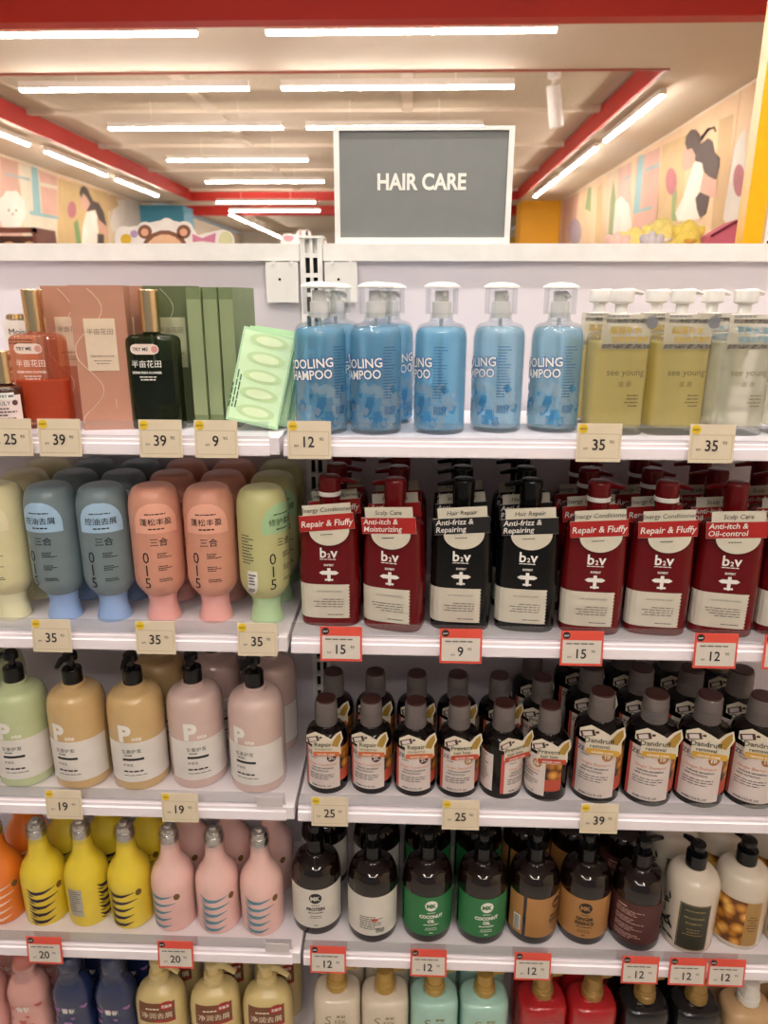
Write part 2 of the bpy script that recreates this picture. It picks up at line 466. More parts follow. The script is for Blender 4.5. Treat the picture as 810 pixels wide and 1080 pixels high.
Lf([(450, 290), (458, 258), (475, 246), (495, 262), (512, 300), (530, 335), (560, 345), (590, 400), (606, 480), (560, 440), (540, 385), (490, 395), (512, 350), (490, 310), (470, 290), (462, 320)], M('hair', '5a4038'), .0055)
Lf([(552, 520), (590, 525), (592, 640), (555, 640)], M('hair', '5a4038'), .0055)
Lf(blob(620, 345, 50, 45, 20, .12, 5), M('ochre2', 'dfb273'), .004)
Lf(blob(720, 440, 90, 120, 24, .06, 5), M('cream', 'eee0cf'), .003)

# ---- linear lamps
def light_bar(p0, p1, label, grp=None, z=3.05, ceil=ZT, warm='fff6ec', hw=.017):
    p0 = Vector((p0[0], p0[1], z)); p1 = Vector((p1[0], p1[1], z))
    d = p1 - p0; L = d.length; ang = math.atan2(d.y, d.x)
    o = empty('linear_lamp', p0, ang)
    MB().box(0, L, -hw - .007, hw + .007, .014, .060).build('housing', mat('lamp_housing', 'e9e2d8', .5), o)
    MB().box(.006, L - .006, -hw, hw, 0, .014).build('diffuser', emit('lamp_light' if hw < .02 else 'aisle_lamp_light', warm, BAR_STRENGTH if hw < .02 else BAR_STRENGTH * .62), o)
    for q in (.25, .75):
        MB().tube([(L * q, 0, .058), (L * q, 0, ceil - z - .016)], .003, 6).build('suspension_rod', mat('lamp_housing', 'e9e2d8', .5), o)
    return tag(o, label, 'ceiling light', grp)
G1 = 'linear lamps under the ceiling'
for (x0, x1, y, lab, c) in [(-2.72, -1.07, 3.67, 'long white linear lamp just behind the red beam, left of the gap', ZS),
                            (-.674, .978, 3.67, 'long white linear lamp just behind the red beam, right of the gap', ZS),
                            (-2.71, -1.02, 4.81, 'linear lamp below the front edge of the ceiling tray, mural girl side', ZT),
                            (-.784, .895, 4.81, 'linear lamp below the front edge of the ceiling tray, spotlight side', ZT),
                            (-2.57, -.99, 6.08, 'linear lamp hanging under the ribbed tray, second lamp row', ZT),
                            (-.78, .80, 6.08, 'linear lamp hanging under the ribbed tray, half hidden by the grey sign', ZT),
                            (-2.56, -.98, 7.66, 'linear lamp hanging under the ribbed tray, third lamp row', ZT),
                            (-2.56, -.98, 9.23, 'linear lamp hanging under the ribbed tray, fourth lamp row', ZT),
                            (-2.98, -1.38, 11.4, 'linear lamp in front of the far red tray edge', ZT),
                            (-3.07, -1.45, 12.6, 'linear lamp just behind the far red tray edge', ZT)]:
    light_bar((x0, y), (x1, y), lab, G1, ceil=c)
for (x, a, b, lab) in [(-3.7, 5.2, 6.83, 'linear lamp along the left red band, front one'), (-3.7, 7.19, 8.77, 'linear lamp along the left red band, middle one'),
                       (-3.7, 9.08, 10.67, 'linear lamp along the left red band, far one'), (2.05, 5.12, 6.77, 'linear lamp along the right red band, front one'),
                       (2.05, 7.1, 8.86, 'linear lamp along the right red band, middle one'), (2.05, 9.09, 10.86, 'linear lamp along the right red band, far one')]:
    light_bar((x, a), (x, b), lab, 'linear lamps beside the red bands', z=3.06, ceil=ZS)
for a, b, lab in [(13.2, 14.86, 'nearest lamp of the far slanting row behind the red beam'), (15.06, 16.8, 'middle lamp of the far slanting row'), (16.95, 18.6, 'farthest lamp of the far slanting row')]:
    light_bar((-3.2, a), (-3.2, b), lab, 'far row of lamps')
# the aisle in front of the shelves has the same lamps overhead
for (p0, p1, lab) in [((-.62, -.1), (1.03, -.1), 'linear lamp across the aisle in front of the shelves'),
                      ((-2.45, -.1), (-.85, -.1), 'linear lamp over the aisle beyond the left bay'),
                      ((1.2, -.1), (2.5, -.1), 'linear lamp over the aisle beyond the right bay'),
                      ((-.45, -2.5), (-.45, -.8), 'linear lamp running along the aisle above the left bay'),
                      ((.9, -2.5), (.9, -.8), 'linear lamp running along the aisle above the right bay'),
                      ((-.62, -2.75), (1.03, -2.75), 'linear lamp across the aisle behind the shopper')]:
    light_bar(p0, p1, lab, 'aisle lamps', z=3.1, hw=.034)
# track spotlight
o = empty('spotlight', (1.27, 5.35, ZT)); tag(o, 'white cylinder spotlight hanging beside the right red band', 'spotlight')
MB().lathe([(.05, -.05), (.052, -.045), (.052, .0)], 16).build('mount', WHITE, o, 40)
b = MB().lathe(fillet([(0, -.16), (.055, -.16, .01), (.055, .14, .01), (0, .14)]), 18).build('lamp_body', WHITE, o, 40, loc=(.02, 0, -.24), rot=(.1, -.18, 0))
MB().tube([(0, 0, -.04), (.0, 0, -.14)], .012, 8).build('stem', WHITE, o, 40)

# ================================================================== THE GONDOLA
S_Y = .293                       # back panel
TOP = 1.7046
SZ = [1.4245, 1.1090, .7920, .4752, .1582]
XGAP = -.0134
LEFT, RIGHT = -1.02, .99
def gpart(n, mb, m, p, sm=None): return mb.build(n, m, p, sm)
g = empty('shelving_frame', (0, S_Y, 0)); tag(g, 'white metal shelving frame with lilac back panels and slotted centre post', 'shelf frame')
for (x0, x1) in [(LEFT, -.02), (.02, RIGHT)]:
    MB().box(x0, x1, 0, .02, .05, TOP - .026).build('back_panel', PANELW, g)
    MB().box(x0, x1, -.012, .03, TOP - .028, TOP).build('top_rail', WHITE, g)
post = MB()
# post front with two columns of slots: built from strips between the slots
zz = .1; post.box(-.019, .019, .0, .03, .02, TOP + .008)
for xa, xb in [(-.019, -.0105), (-.0025, .0025), (.0105, .019)]: post.box(xa, xb, -.012, .0, .02, TOP + .008)
z = .05
while z < TOP:
    for xa, xb in [(-.0105, -.0025), (.0025, .0105)]: post.box(xa, xb, -.012, .0, z, z + .007)
    z += .032
po = post.build('slotted_post', WHITE, g)
MB().box(-.021, .021, -.014, .032, TOP + .008, TOP + .012).build('post_cap', WHITE, po)
sl = MB(); z = .057
while z < TOP - .02:
    for xa in (-.0105, .0025): sl.box(xa, xa + .008, -.0015, -.0005, z, z + .025)
    z += .032
sl.build('slot', mat('slot_dark', '1d1b1c', .8), po)
for xa, xb in [(-.078, -.023), (.023, .078)]:
    pl = MB().box(xa, xb, -.016, -.013, TOP - .096, TOP - .03).build('joining_plate', WHITE, g)
    for q in (.2, .75):
        MB().box(xa + (xb - xa) * q, xa + (xb - xa) * q + .005, -.018, -.012, TOP - .034, TOP - .024).build('hook', WHITE, pl)
    MB().lathe([(0, 0), (.0022, 0)], 10).build('bolt_hole', mat('slot_dark', '1d1b1c', .8), pl, loc=((xa + xb) / 2 - .004, -.0165, TOP - .058), rot=(PI / 2, 0, 0))
for (x0, x1) in [(LEFT, -.02), (.02, RIGHT)]: MB().box(x0, x1, -.27, -.25, 0, .10).build('kick_plate', SHELFW, g)

SHLAB = ['topmost', 'second', 'third', 'fourth', 'bottom']
for i, z in enumerate(SZ):
    for side, (x0, x1) in (('left', (LEFT, XGAP - .003)), ('right', (XGAP + .003, RIGHT))):
        s = empty('shelf', (0, 0, z)); tag(s, f'{SHLAB[i]} white metal shelf of the {side} bay with a stepped price rail', 'shelf', 'white shelves')
        bd = MB().box(x0, x1, .016, S_Y - .016, -.022, 0)
        bd.add([(x0, .016, 0), (x1, .016, 0), (x1, .016, -.022), (x0, .016, -.022)], [(0, 1, 2, 3)])
        bd.build('board', SHELFW, s)
        # front price rail, stepped profile
        pr = [(.016, .0), (.0135, .0), (.0125, -.004), (.0075, -.005), (.0065, -.0095), (.003, -.011), (.0005, -.024), (.0005, -.026), (.016, -.026)]
        vs = [(x, y, zz) for x in (x0, x1) for y, zz in pr]; n = len(pr)
        fs = [(k, (k + 1) % n, n + (k + 1) % n, n + k) for k in range(n)] + [tuple(range(n)), tuple(reversed(range(n, 2 * n)))]
        xe = x1 - .014 if side == 'left' else x1
        MB().add([(min(v[0], xe), v[1], v[2]) for v in vs], fs).build('price_rail', RAILW, s)
        if side == 'left': MB().box(xe, x1, .002, .016, -.024, 0).build('end_cap', SHELFW, s)
        gd = MB().box(x0, xe - .002, .0100, .0112, .0002, .022).build('front_guard', GUARD, None, loc=(0, 0, z)); tag(gd, f'clear acrylic guard strip along the front of the {SHLAB[i]} {side} shelf', 'shelf guard', 'clear shelf guards')
        for bx in (x0 + .006, x1 - .008):
            MB().slab([(.02, -.022), (S_Y - .016, -.040), (S_Y - .016, -.022)], bx, bx + .002, lambda a, y, b: (y, a, b)).build('bracket', SHELFW, s)

# HAIR CARE sign
p0, p1 = at_y(351, 254, .29), at_y(540, 252, .29)
sg = empty('aisle_sign', ((p0[0] + p1[0]) / 2, .297, TOP)); tag(sg, 'grey HAIR CARE sign in a white frame standing on the shelf top', 'sign')
W, Hh = .1475, .179
MB().box(-W + .008, W - .008, -.004, .004, .01, Hh - .006).build('sign_panel', mat('sign_grey', '7d8080', .45, vary=.03), sg)
MB().box(-W, -W + .009, -.008, .008, 0, Hh).build('frame_bar', WHITE, sg); MB().box(W - .009, W, -.008, .008, 0, Hh).build('frame_bar', WHITE, sg)
MB().box(-W + .009, W - .009, -.008, .008, 0, .010).build('frame_bar', WHITE, sg); MB().box(-W + .009, W - .009, -.008, .008, Hh - .006, Hh).build('frame_bar', WHITE, sg)
MB().text('HAIR CARE', .0345, flat(-.0046, -.002, .085), bold=.032, res=4, sx=.86).build('lettering', WINK, sg)

# ================================================================== PRODUCTS
def pump_black(root, z, m, nz=35., hd=.012, rc=.017, hc=.026, L=.038):
    MB().lathe(fillet([(0, z), (rc, z), (rc, z + hc, .002), (rc * .8, z + hc + .002, .002), (0, z + hc + .002)]), 20).build('pump_collar', m, root, 40)
    a = math.radians(nz); dx, dy = math.cos(a), math.sin(a)
    zt = z + hc + .030
    hb = MB().lathe([(0, z + hc), (.006, z + hc), (.006, zt - .016), (hd, zt - .014), (hd, zt - .003), (hd * .8, zt), (0, zt)], 16)
    hb.tube([(0, 0, zt - .006), (dx * L * .6, dy * L * .6, zt - .005), (dx * L, dy * L, zt - .013)], [.0075, .006, .004], 8, .8)
    hb.build('pump_head', m, root, 40)

# ---- blue bottles
BLIQ = clear('blue_liquid', 'bcecff', .42, 'a2dcf8', glow=.3)
BLIQ2 = clear('pale_blue_liquid', 'd6f2ff', .36, 'c8ebfa', glow=.3)
def make_blue(liq):
    def f(root):
        pr = fillet([(0, 0), (.0385, 0, .005), (.0385, .155, .022), (.0165, .160, .006), (.0165, .172)])
        sf = Surf(pr)
        MB().lathe(pr, 32).build('bottle_body', CLEAR, root, 50)
        li = fillet([(0, .006), (.037, .006, .004), (.037, .150, .018), (.020, .153), (0, .153)])
        MB().lathe(li, 32).build('liquid', liq, root, 50)
        # printed ice at the foot of the bottle
        R = random.Random(3); ice = MB(); mp = sf.mp(.0004)
        cel = MB()
        for k in range(80):
            u = R.uniform(-.075, .075); v = R.uniform(.016, .076 - abs(u) * .15); w = R.uniform(.004, .011); t = R.uniform(0, 1.5)
            pts = [(u + w * math.cos(t + q), v + w * math.sin(t + q)) for q in (0, 1.5, 3.1, 4.5)]
            (ice if k % 5 else cel).poly(mp, pts)
        ice.build('ice_print', clear('ice_print', 'eef8fd', .35, 'e2f3fb'), root); cel.build('ice_print', clear('ice_dark_print', '8fcdee', .45, '74bfe6'), root)  # a few ice pieces are printed in a deeper blue
        for t, v, sx in (('COOLING', .096, .92), ('SHAMPOO', .080, .84)):
            MB().text(t, .0185, sf.mp(.0006), 0, v, .075, tilt=.07, sx=sx).build('outline_print', mat('blue_ink', '0d4f9e', .5), root)
            MB().text(t, .0185, sf.mp(.0011), 0, v, .02, tilt=.07, sx=sx).build('lettering', WINK, root)
        b = MB().lines(sf.mp(.0005), .040, .062, .125, 18, .0042, .0014, 5); 
        for k in range(9): b.rect(sf.mp(.0005), .042 + k * .002, .043 + k * .002, .03, .042, 1)
        b.build('small_print', mat('navy_ink', '2a5a86', .6), root)
        MB().lathe(fillet([(0, .165), (.0135, .165), (.0135, .188, .002), (0, .188)]), 20).build('pump_collar', WHITE, root, 40)
        h = MB().lathe(fillet([(0, .186), (.010, .186), (.010, .203, .003), (0, .203)]), 16)
        h.tube([(0, 0, .198), (.012, 0, .198), (.018, 0, .194)], [.005, .004, .003], 8); h.build('pump_head', WHITE, root, 40)
        MB().tube([(0, 0, .17), (.002, 0, .02)], .0028, 8).build('dip_tube', clear('tube_plastic', 'e8f2f8', .5, 'ffffff'), root, 40)
        ov = MB().lathe([(.0235, .170), (.0235, .207)], 24); ov.f = [q for q in ov.f if len(q) == 4]
        ov.build('overcap', CLEAR, root, 40)
        MB().lathe(fillet([(.0235, .206), (.0262, .2065), (.0262, .209, .001), (.018, .2135, .004), (0, .2155)]), 24).build('overcap_top', WHITE, root, 40)  # white colour stands for light reflecting off the top of the clear cap
    return f
KB = Kind('shampoo_bottle', 'bottle', make_blue(BLIQ)); KB2 = Kind('shampoo_bottle', 'bottle', make_blue(BLIQ2))
Z1 = SZ[0]
for i, (x, y, k, rz) in enumerate([(.0385, .064, KB, -23), (.120, .067, KB, -41), (.2148, .072, KB, -77), (.302, .092, KB2, -68), (.3890, .097, KB2, -54)]):
    k.put(x, y, Z1, rz, ('deep blue' if k is KB else 'paler blue') + f' cooling shampoo bottle with overcap, {ORD[i]} of the front five from the post', 'blue cooling shampoo bottles')
KB.put(.053, .152, Z1, 20, 'blue cooling shampoo bottle directly behind the one next to the slotted post', 'blue cooling shampoo bottles')
KB.put(.137, .155, Z1, 10, 'blue cooling shampoo bottle directly behind the second one from the post', 'blue cooling shampoo bottles')

# ---- square see-through bottles
def make_sy(liqm, paler):
    def f(root):
        ax, ay = 1., .76
        pr = fillet([(0, 0), (.0415, 0, .004), (.0415, .146, .012), (.018, .149, .003), (.016, .156)])
        sf = Surf(pr, ax, ay, 4.5)
        MB().lathe(pr, 40, ax, ay, 4.5).build('bottle_body', CLEAR, root, 40)
        MB().lathe(fillet([(0, .012), (.0395, .012, .003), (.0395, .134, .003), (0, .134)]), 40, ax, ay, 4.5).build('liquid', liqm, root, 40)
        MB().lathe([(0, .070), (.007, .070), (.0085, .105), (.015, .122), (.015, .145)], 16).build('dip_funnel', clear('funnel_plastic', 'fffbee', .5, 'fffdf2', glow=.3), root, 40)
        MB().lathe(fillet([(0, .150), (.0165, .150), (.0165, .172, .002), (0, .172)]), 20).build('pump_collar', WHITE, root, 40)
        h = MB().lathe(fillet([(0, .172), (.009, .172), (.009, .185), (.0165, .188, .001), (.0165, .205, .002), (0, .206)]), 20)
        h.tube([(0, .0, .201), (.02, .014, .203), (.038, .026, .200)], [.008, .006, .004], 8, .7); h.build('pump_head', WHITE, root, 40)
        mp = sf.mp(.0005)
        MB().text('see young', .0135, mp, .004, .0875, 0, res=3).build('lettering', mat('olive_ink', '6e6a50', .5), root)
        b = MB().text('滋 源', .0085, mp, .004, .072, 0); b.lines(mp, .0, .026, .058, 4, .005, .0018, 8, 'r'); b.build('small_print', mat('olive_ink', '6e6a50', .5), root)
        # paper collar tag round the neck
        cy = -ay * .0415 - .001
        tg = MB().box(-.036, .033, cy, cy + .0006, .124, .172); t = tg.build('collar_tag', clear('tag_film', 'f7f6ee', .35, 'fffdf4'), root)
        fm = flat(cy - .0004, 0, 0)
        q = MB(); q.rect(fm, -.030, .033, .160, .1655, 1).rect(fm, -.034, .034, .1255, .131, 1); q.build('silver_strip', mat('dark_silver', '7c7a74', .35, .4, vary=.6, scale=260), t)
        c = 'b79a3e' if not paler else '5f97ac'
        q = MB().text('层层补水' if not paler else '平衡水油', .0115, fm, -.002, .146, .02); q.text('控油去屑香氛', .0088, fm, .006, .1345, .02); q.build('lettering', mat('tag_gold_ink' if not paler else 'tag_blue_ink', c, .5), t)
        MB().lines(fm, -.030, .018, .1675, 1, .004, .003, 4).build('small_print', mat('medal_grey', '7d7f86', .5), t)
        q = MB().disc(flat(cy - .0005), .034, .161, .0085, .0095); q.build('medallion_print', mat('medal_grey', '7d7f86', .5), t)
    return f
YL = clear('yellow_liquid', 'fff8cc', .52, 'fff0a6', glow=.3); PLQ = clear('pale_liquid', 'fdfdf2', .34, 'fffbe6', glow=.3)
KY = Kind('shampoo_bottle', 'bottle', make_sy(YL, False)); KP = Kind('shampoo_bottle', 'bottle', make_sy(PLQ, True))
GSY = 'square clear hair wash bottles'
for k, x, y, dx, lab, w in [(KY, .4715, .074, -.010, 'yellow', 'beside the blue bottles'), (KY, .5590, .078, -.010, 'yellow', 'beside the colourless ones'), (KP, .6485, .080, -.014, 'colourless', 'beside the yellow ones'), (KP, .742, .084, -.01, 'colourless', 'second from the yellow ones')]:
    k.put(x, y, Z1, 4, f'{lab} square hair wash bottle with white pump in front, {w}', GSY)
    if x < .7: k.put(x + dx, y + .082, Z1, 4, f'{lab} square hair wash bottle, back row, {w}', GSY)

# ---- top left shelf: oils and gift boxes
def flat_glass(root, liqm, shellm, zfill, word=True):
    ax, ay = 1., .5
    pr = fillet([(0, 0), (.0405, 0, .006), (.0405, .138, .010), (.0125, .141, .002), (.0125, .146)])
    sf = Surf(pr, ax, ay, 3.2)
    MB().lathe(pr, 36, ax, ay, 3.2).build('bottle_body', shellm, root, 40)
    MB().lathe(fillet([(0, .010), (.0375, .010, .005), (.0375, zfill, .002), (0, zfill)]), 36, ax, ay, 3.2).build('liquid', liqm, root, 40)
    MB().tube([(0, 0, .14), (.004, 0, .015)], .002, 8).build('dip_tube', clear('tube_plastic', 'e8f2f8', .5, 'ffffff'), root, 40)
    MB().lathe(fillet([(0, .144), (.0145, .144), (.0145, .2035, .002), (0, .204)]), 24).build('cap', GOLD, root, 40)
    mp = sf.mp(.0006)
    st = MB().strip(mp, .112, .127, lambda v: (-.028 + .0075 - math.sqrt(max(0, .0075 ** 2 - (v - .1195) ** 2)), .006 - .0075 + math.sqrt(max(0, .0075 ** 2 - (v - .1195) ** 2)) + .008), 8, 6).build('tester_sticker', mat('sticker_pink', 'f0dcd2', .5), root)
    MB().text('TRY ME', .0068, sf.mp(.001), -.013, .1172, .02).build('lettering', INK, st)
    MB().disc(sf.mp(.001), .008, .1195, .005).build('sticker_dot', mat('dot_rose', 'd99a92', .5), st)
    MB().text('半亩花田', .0115, mp, -.006, .094, .0, sx=.98).build('lettering', WINK, root)
    b = MB().text('SEEMOREN FLOWER', .0048, mp, -.006, .084, .02); b.lines(mp, -.024, .014, .0785, 2, .004, .0015, 3, 'c'); b.build('small_print', WINK, root)
KO = Kind('hair_oil_bottle', 'bottle', lambda r: flat_glass(r, clear('orange_oil', 'fbbe98', .5, 'fa9058', glow=.3), clear('amber_glass', 'f9d4c2', .14, 'f4a888'), .072))
KG = Kind('hair_oil_bottle', 'bottle', lambda r: flat_glass(r, clear('green_oil', '7a8a60', .4, '3c4c2c'), clear('green_glass', '9aa888', .15, '4d5d40'), .10))
KO.put(-.388, .078, Z1, 3, 'orange glass hair oil bottle with gold cap before brown gift boxes')
KG.put(-.214, .078, Z1, 3, 'dark green glass hair oil bottle with gold cap before green boxes')
def gift_box(base, line, lab_col, art):
    def f(root):
        MB().box(-.038, .038, -.0215, .0215, 0, .209).build('carton', mat('carton_' + base, base, .5, vary=.03), root)
        lb = MB().box(-.022, .022, -.0222, -.0214, .088, .163).build('front_label', mat('carton_label_' + lab_col, lab_col, .6), root)
        MB().text('半亩花田', .0095, flat(-.0226), 0, .141, .0).build('lettering', mat('ink_brown', '8a7a6c', .6), lb)
        MB().text('SEEMOREN FLOWER', .0037, flat(-.0226), 0, .108, .02).lines(flat(-.0226), -.013, .013, .102, 2, .004, .0013, 2, 'c').build('small_print', mat('ink_brown', '8a7a6c', .6), lb)
        if art:
            pth = [(-.012 + .02 * math.sin(k * .42) - .0006 * k, -.0216, .205 - k * .0078) for k in range(26)]
            pth = [(max(-.037, min(.037, p[0])), p[1], p[2]) for p in pth]
            MB().tube(pth, .0005, 5).build('line_art', mat('line_' + line, line, .5), root)
        MB().text('PURE', .006, lambda u, v: (.012 + v * .4, -.0219, .03 + u), .01, 0, 0).build('lettering', mat('line_' + line, line, .5), root)
    return f
KPB = Kind('gift_box', 'box', gift_box('bb8872', 'e0c4b0', 'dcc8b0', True))
KGB = Kind('gift_box', 'box', gift_box('5f6b48', 'a8b08c', 'b8bc9a', True))
def boxput(k, x, y, rz, lab, g): return k.put(x, y, Z1, rz, lab, g)
boxput(KPB, -.286, .078, 9, 'brown gift box with cream label standing between the orange and green bottles', 'brown gift boxes')
boxput(KPB, -.3615, .150, 3, 'brown gift box behind the orange oil bottle', 'brown gift boxes')
boxput(KPB, -.2815, .150, 3, 'brown gift box right behind the front brown box', 'brown gift boxes')
boxput(KGB, -.199, .140, 4, 'dark green gift box directly behind the dark green oil bottle', 'green gift boxes')
KGB2 = Kind('gift_box', 'box', gift_box('7d8a62', 'b9c29c', 'c4c8a8', False))
def spine(root):
    MB().box(-.0105, .0105, -.060, .060, 0, .207).build('carton', mat('carton_sage', '76865e', .45, vary=.05), root)
    MB().box(-.0104, .0104, -.0606, -.0601, .02, .19).build('spine_band', mat('carton_sage_light', '94a27a', .45), root)
KSP = Kind('gift_box', 'box', spine)
for i, x in enumerate((-.1455, -.1225, -.0995)):
    KSP.put(x, .140 + i * .004, Z1, -3, f'narrow sage green box standing edge-on, {ORD[i]} from the dark green bottle', 'narrow sage green boxes')
# serum bottle and white carton
def serum(root):
    pr = fillet([(0, 0), (.0225, 0, .003), (.0225, .066, .006), (.010, .070, .002), (.010, .074)])
    sf = Surf(pr)
    MB().lathe(pr, 28).build('bottle_body', mat('amber_dark', '3a1c12', .12, coat=.4), root, 40)
    lb = MB().rect(sf.mp(.0004), -.024, .024, .006, .056, 16).build('front_label', mat('label_rosewhite', 'ead9d6', .5), root)
    MB().text('TRULY', .008, sf.mp(.0008), -.004, .042, .0).build('lettering', INK, lb)
    b = MB().lines(sf.mp(.0008), -.016, .016, .036, 6, .0048, .002, 4); b.disc(sf.mp(.0008), .014, .045, .004); b.build('small_print', mat('plum_ink', '5a3a40', .6), lb)
    MB().rect(sf.mp(.0009), -.006, .014, .050, .060, 8).build('tester_sticker', WHITE, root)
    MB().text('TRY ME', .0055, sf.mp(.0013), .004, .053, .02).build('lettering', INK, root)
    MB().lathe(fillet([(0, .072), (.0125, .072), (.0125, .118, .002), (0, .1185)]), 24).build('cap', GOLD, root, 40)
Kind('serum_bottle', 'bottle', serum).put(-.424, .0365, Z1, 18, 'small dark amber serum bottle with gold cap and white label')
Kind('serum_bottle', 'bottle', serum).put(-.474, .040, Z1, 12, 'small dark serum bottle partly cut off beside the other serum bottle')
def wcarton(root):
    MB().box(-.024, .024, -.02, .02, 0, .158).build('carton', mat('carton_white', 'efe9e2', .5), root)
    MB().text('Moiste', .013, flat(-.0206, 0, .137), 0, 0, .0, res=3).lines(flat(-.0206), -.02, .02, .128, 2, .005, .002, 6).build('lettering', INK, root)
    b = MB(); R = random.Random(4)
    for k in range(7): b.lathe([(0, 0), (.007, .002), (.006, .008), (0, .010)], 8, ox=-.018 + k * .006, oy=-.012 + R.uniform(0, .02)); 
    for i, v in enumerate(b.v): b.v[i] = (v[0], v[1], v[2] + .158)
    b.build('gold_bow', GOLD, root, 60)
Kind('gift_carton', 'box', wcarton).put(-.430, .128, Z1, 5, 'white gift carton with gold bow behind the serum bottles')
# capsule packs
def pack(root):
    MB().box(-.039, .039, 0, .012, 0, .140).build('tray', mat('mint_plastic', 'b4deb0', .25, coat=.3), root)
    q = MB().box(-.036, .036, -.0006, 0, .004, .136).build('backing_card', mat('mint_card', 'cfeec4', .5), root)
    for k in range(5):
        MB().disc(flat(-.0010), .002, .125 - k * .0265, .029, .0105, 18).build('capsule', mat('capsule_plastic', 'bfdfa8', .3), q)
        MB().disc(flat(-.0016), .002, .125 - k * .0265, .020, .0065, 16).build('capsule_core', mat('capsule_core', 'dcf0c6', .3), q)
    MB().lines(lambda u, v: (-.030 + v * .9, -.0012, .02 + u), 0, .06, 0, 3, .005, .0022, 5).build('small_print', mat('green_ink', '3f6a48', .6), q)
KPK = Kind('capsule_pack', 'pack', pack)
for i, (x, y) in enumerate(((-.066, .052), (-.056, .072), (-.047, .092))):
    o = KPK.put(x, y, Z1 + .0105, 0, ['front mint green capsule pack leaning beside the sage boxes', 'middle mint green capsule pack leaning behind the front one', 'rear mint green capsule pack of the leaning three'][i], 'mint capsule packs')
    o.rotation_euler = (math.radians(-12), math.radians(13 - i * 2), math.radians(5))

# ---- capsule-shaped shampoo bottles (second shelf, left bay)
def make_cap(body, base, stick, txt, inkc='1c1c20', barcode=False):
    def f(root):
        MB().lathe(fillet([(0, 0), (.0275, 0, .002), (.0275, .005, .002), (.0215, .030, .006), (.0245, .046, .003), (.0245, .047), (0, .047)]), 28).build('base_cap', mat('capbase_' + base, base, .35), root, 45)
        pr = fillet([(0, .046), (.0265, .046, .002), (.0405, .066, .014), (.0405, .2265, .042), (0, .2265)], 10)
        sf = Surf(pr)
        MB().lathe(pr, 32).build('bottle_body', mat('capbody_' + body, body, .38, coat=.15), root, 60)
        lb = MB().strip(sf.mp(.0004), .158, .2055, lambda v: ((-.0345, .0345) if v < .172 else (-.0345 * math.sqrt(max(0, 1 - ((v - .172) / .0345) ** 2)), .0345 * math.sqrt(max(0, 1 - ((v - .172) / .0345) ** 2)))), 12, 14).build('round_sticker', mat('sticker_' + stick, stick, .45), root)
        MB().text(txt, .0122, sf.mp(.0012), 0, .172, .0).build('lettering', INK, lb)
        b = MB(); b.lines(sf.mp(.0009), -.018, .018, .164, 1, .004, .002, 3, 'c'); b.lines(sf.mp(.0009), -.016, .016, .188, 1, .003, .0016, 2, 'c'); b.build('small_print', INK, lb)
        mp = sf.mp(.0009)
        b = MB().text('三', .0145, mp, -.005, .138, .0).text('合', .0145, mp, .009, .138, .0)
        for k, ch in enumerate('015'): b.text(ch, .026, mp, -.020, .109 - k * .0215, .0, sx=.9)
        for k in range(3): b.lines(mp, -.002, .020, .124 - k * .0215, 3 if k < 2 else 2, .0032, .0013, k + 3)
        b.build('lettering', INK, root)
        if barcode:
            bl = MB().rect(sf.mp(.0007), -.062, -.045, .058, .098, 5).build('barcode_sticker', WHITE, root)
            q = MB().lines(sf.mp(.0012), -.060, -.047, .090, 4, .005, .0026, 2); q.lines(sf.mp(.0012), -.060, -.047, .066, 3, .003, .002, 6); q.build('small_print', INK, bl)
            MB().lines(sf.mp(.0006), -.072, -.048, .155, 10, .005, .0016, 4).build('small_print', INK, root)
    return f
KC = {'cream': Kind('shampoo_bottle', 'bottle', make_cap('e4dcae', 'f0ebc4', 'efe6bf', '蓬松丰盈')),
      'blue grey': Kind('shampoo_bottle', 'bottle', make_cap('76888f', '9dbcec', 'a9cbe8', '控油去屑')),
      'pink': Kind('shampoo_bottle', 'bottle', make_cap('da9c86', 'f5b6b0', 'f2b39c', '蓬松丰盈')),
      'pale green': Kind('shampoo_bottle', 'bottle', make_cap('c4c48c', 'bfe0b0', 'a9cfa0', '修护柔顺', barcode=True))}
Z2 = SZ[1]
GC = 'capsule shaped shampoo bottles'
rowL2 = [('pale green', -.0600, .071, 58), ('pink', -.1455, .074, 7), ('pink', -.2320, .072, 19), ('blue grey', -.3150, .071, 15), ('blue grey', -.3980, .070, -3), ('cream', -.4840, .069, -3)]
uniq = {0: 'next to the post', 1: 'next to the pale green one', 2: 'next to the blue grey ones', 3: 'next to the pink ones', 4: 'next to the cream one', 5: 'beside the blue grey ones'}
for i, (c, x, y, rz) in enumerate(rowL2):
    KC[c].put(x, y, Z2, rz, f'{c} capsule shaped shampoo bottle in front, {uniq[i]}', GC)
    KC[c].put(x + .002, y + .086, Z2, rz * .5, f'{c} capsule shaped bottle in the middle row, {uniq[i].split(",")[0]}', GC)
    KC[c].put(x + .001, y + .170, Z2, 0, f'{c} capsule shaped bottle in the rear row, {uniq[i].split(",")[0]}', GC)
KC['cream'].put(-.571, .069, Z2, -10, 'cream capsule shaped shampoo bottle in front, farthest from the post', GC)
KC['cream'].put(-.571, .155, Z2, -10, 'cream capsule shaped bottle in the middle row, farthest from the post', GC)

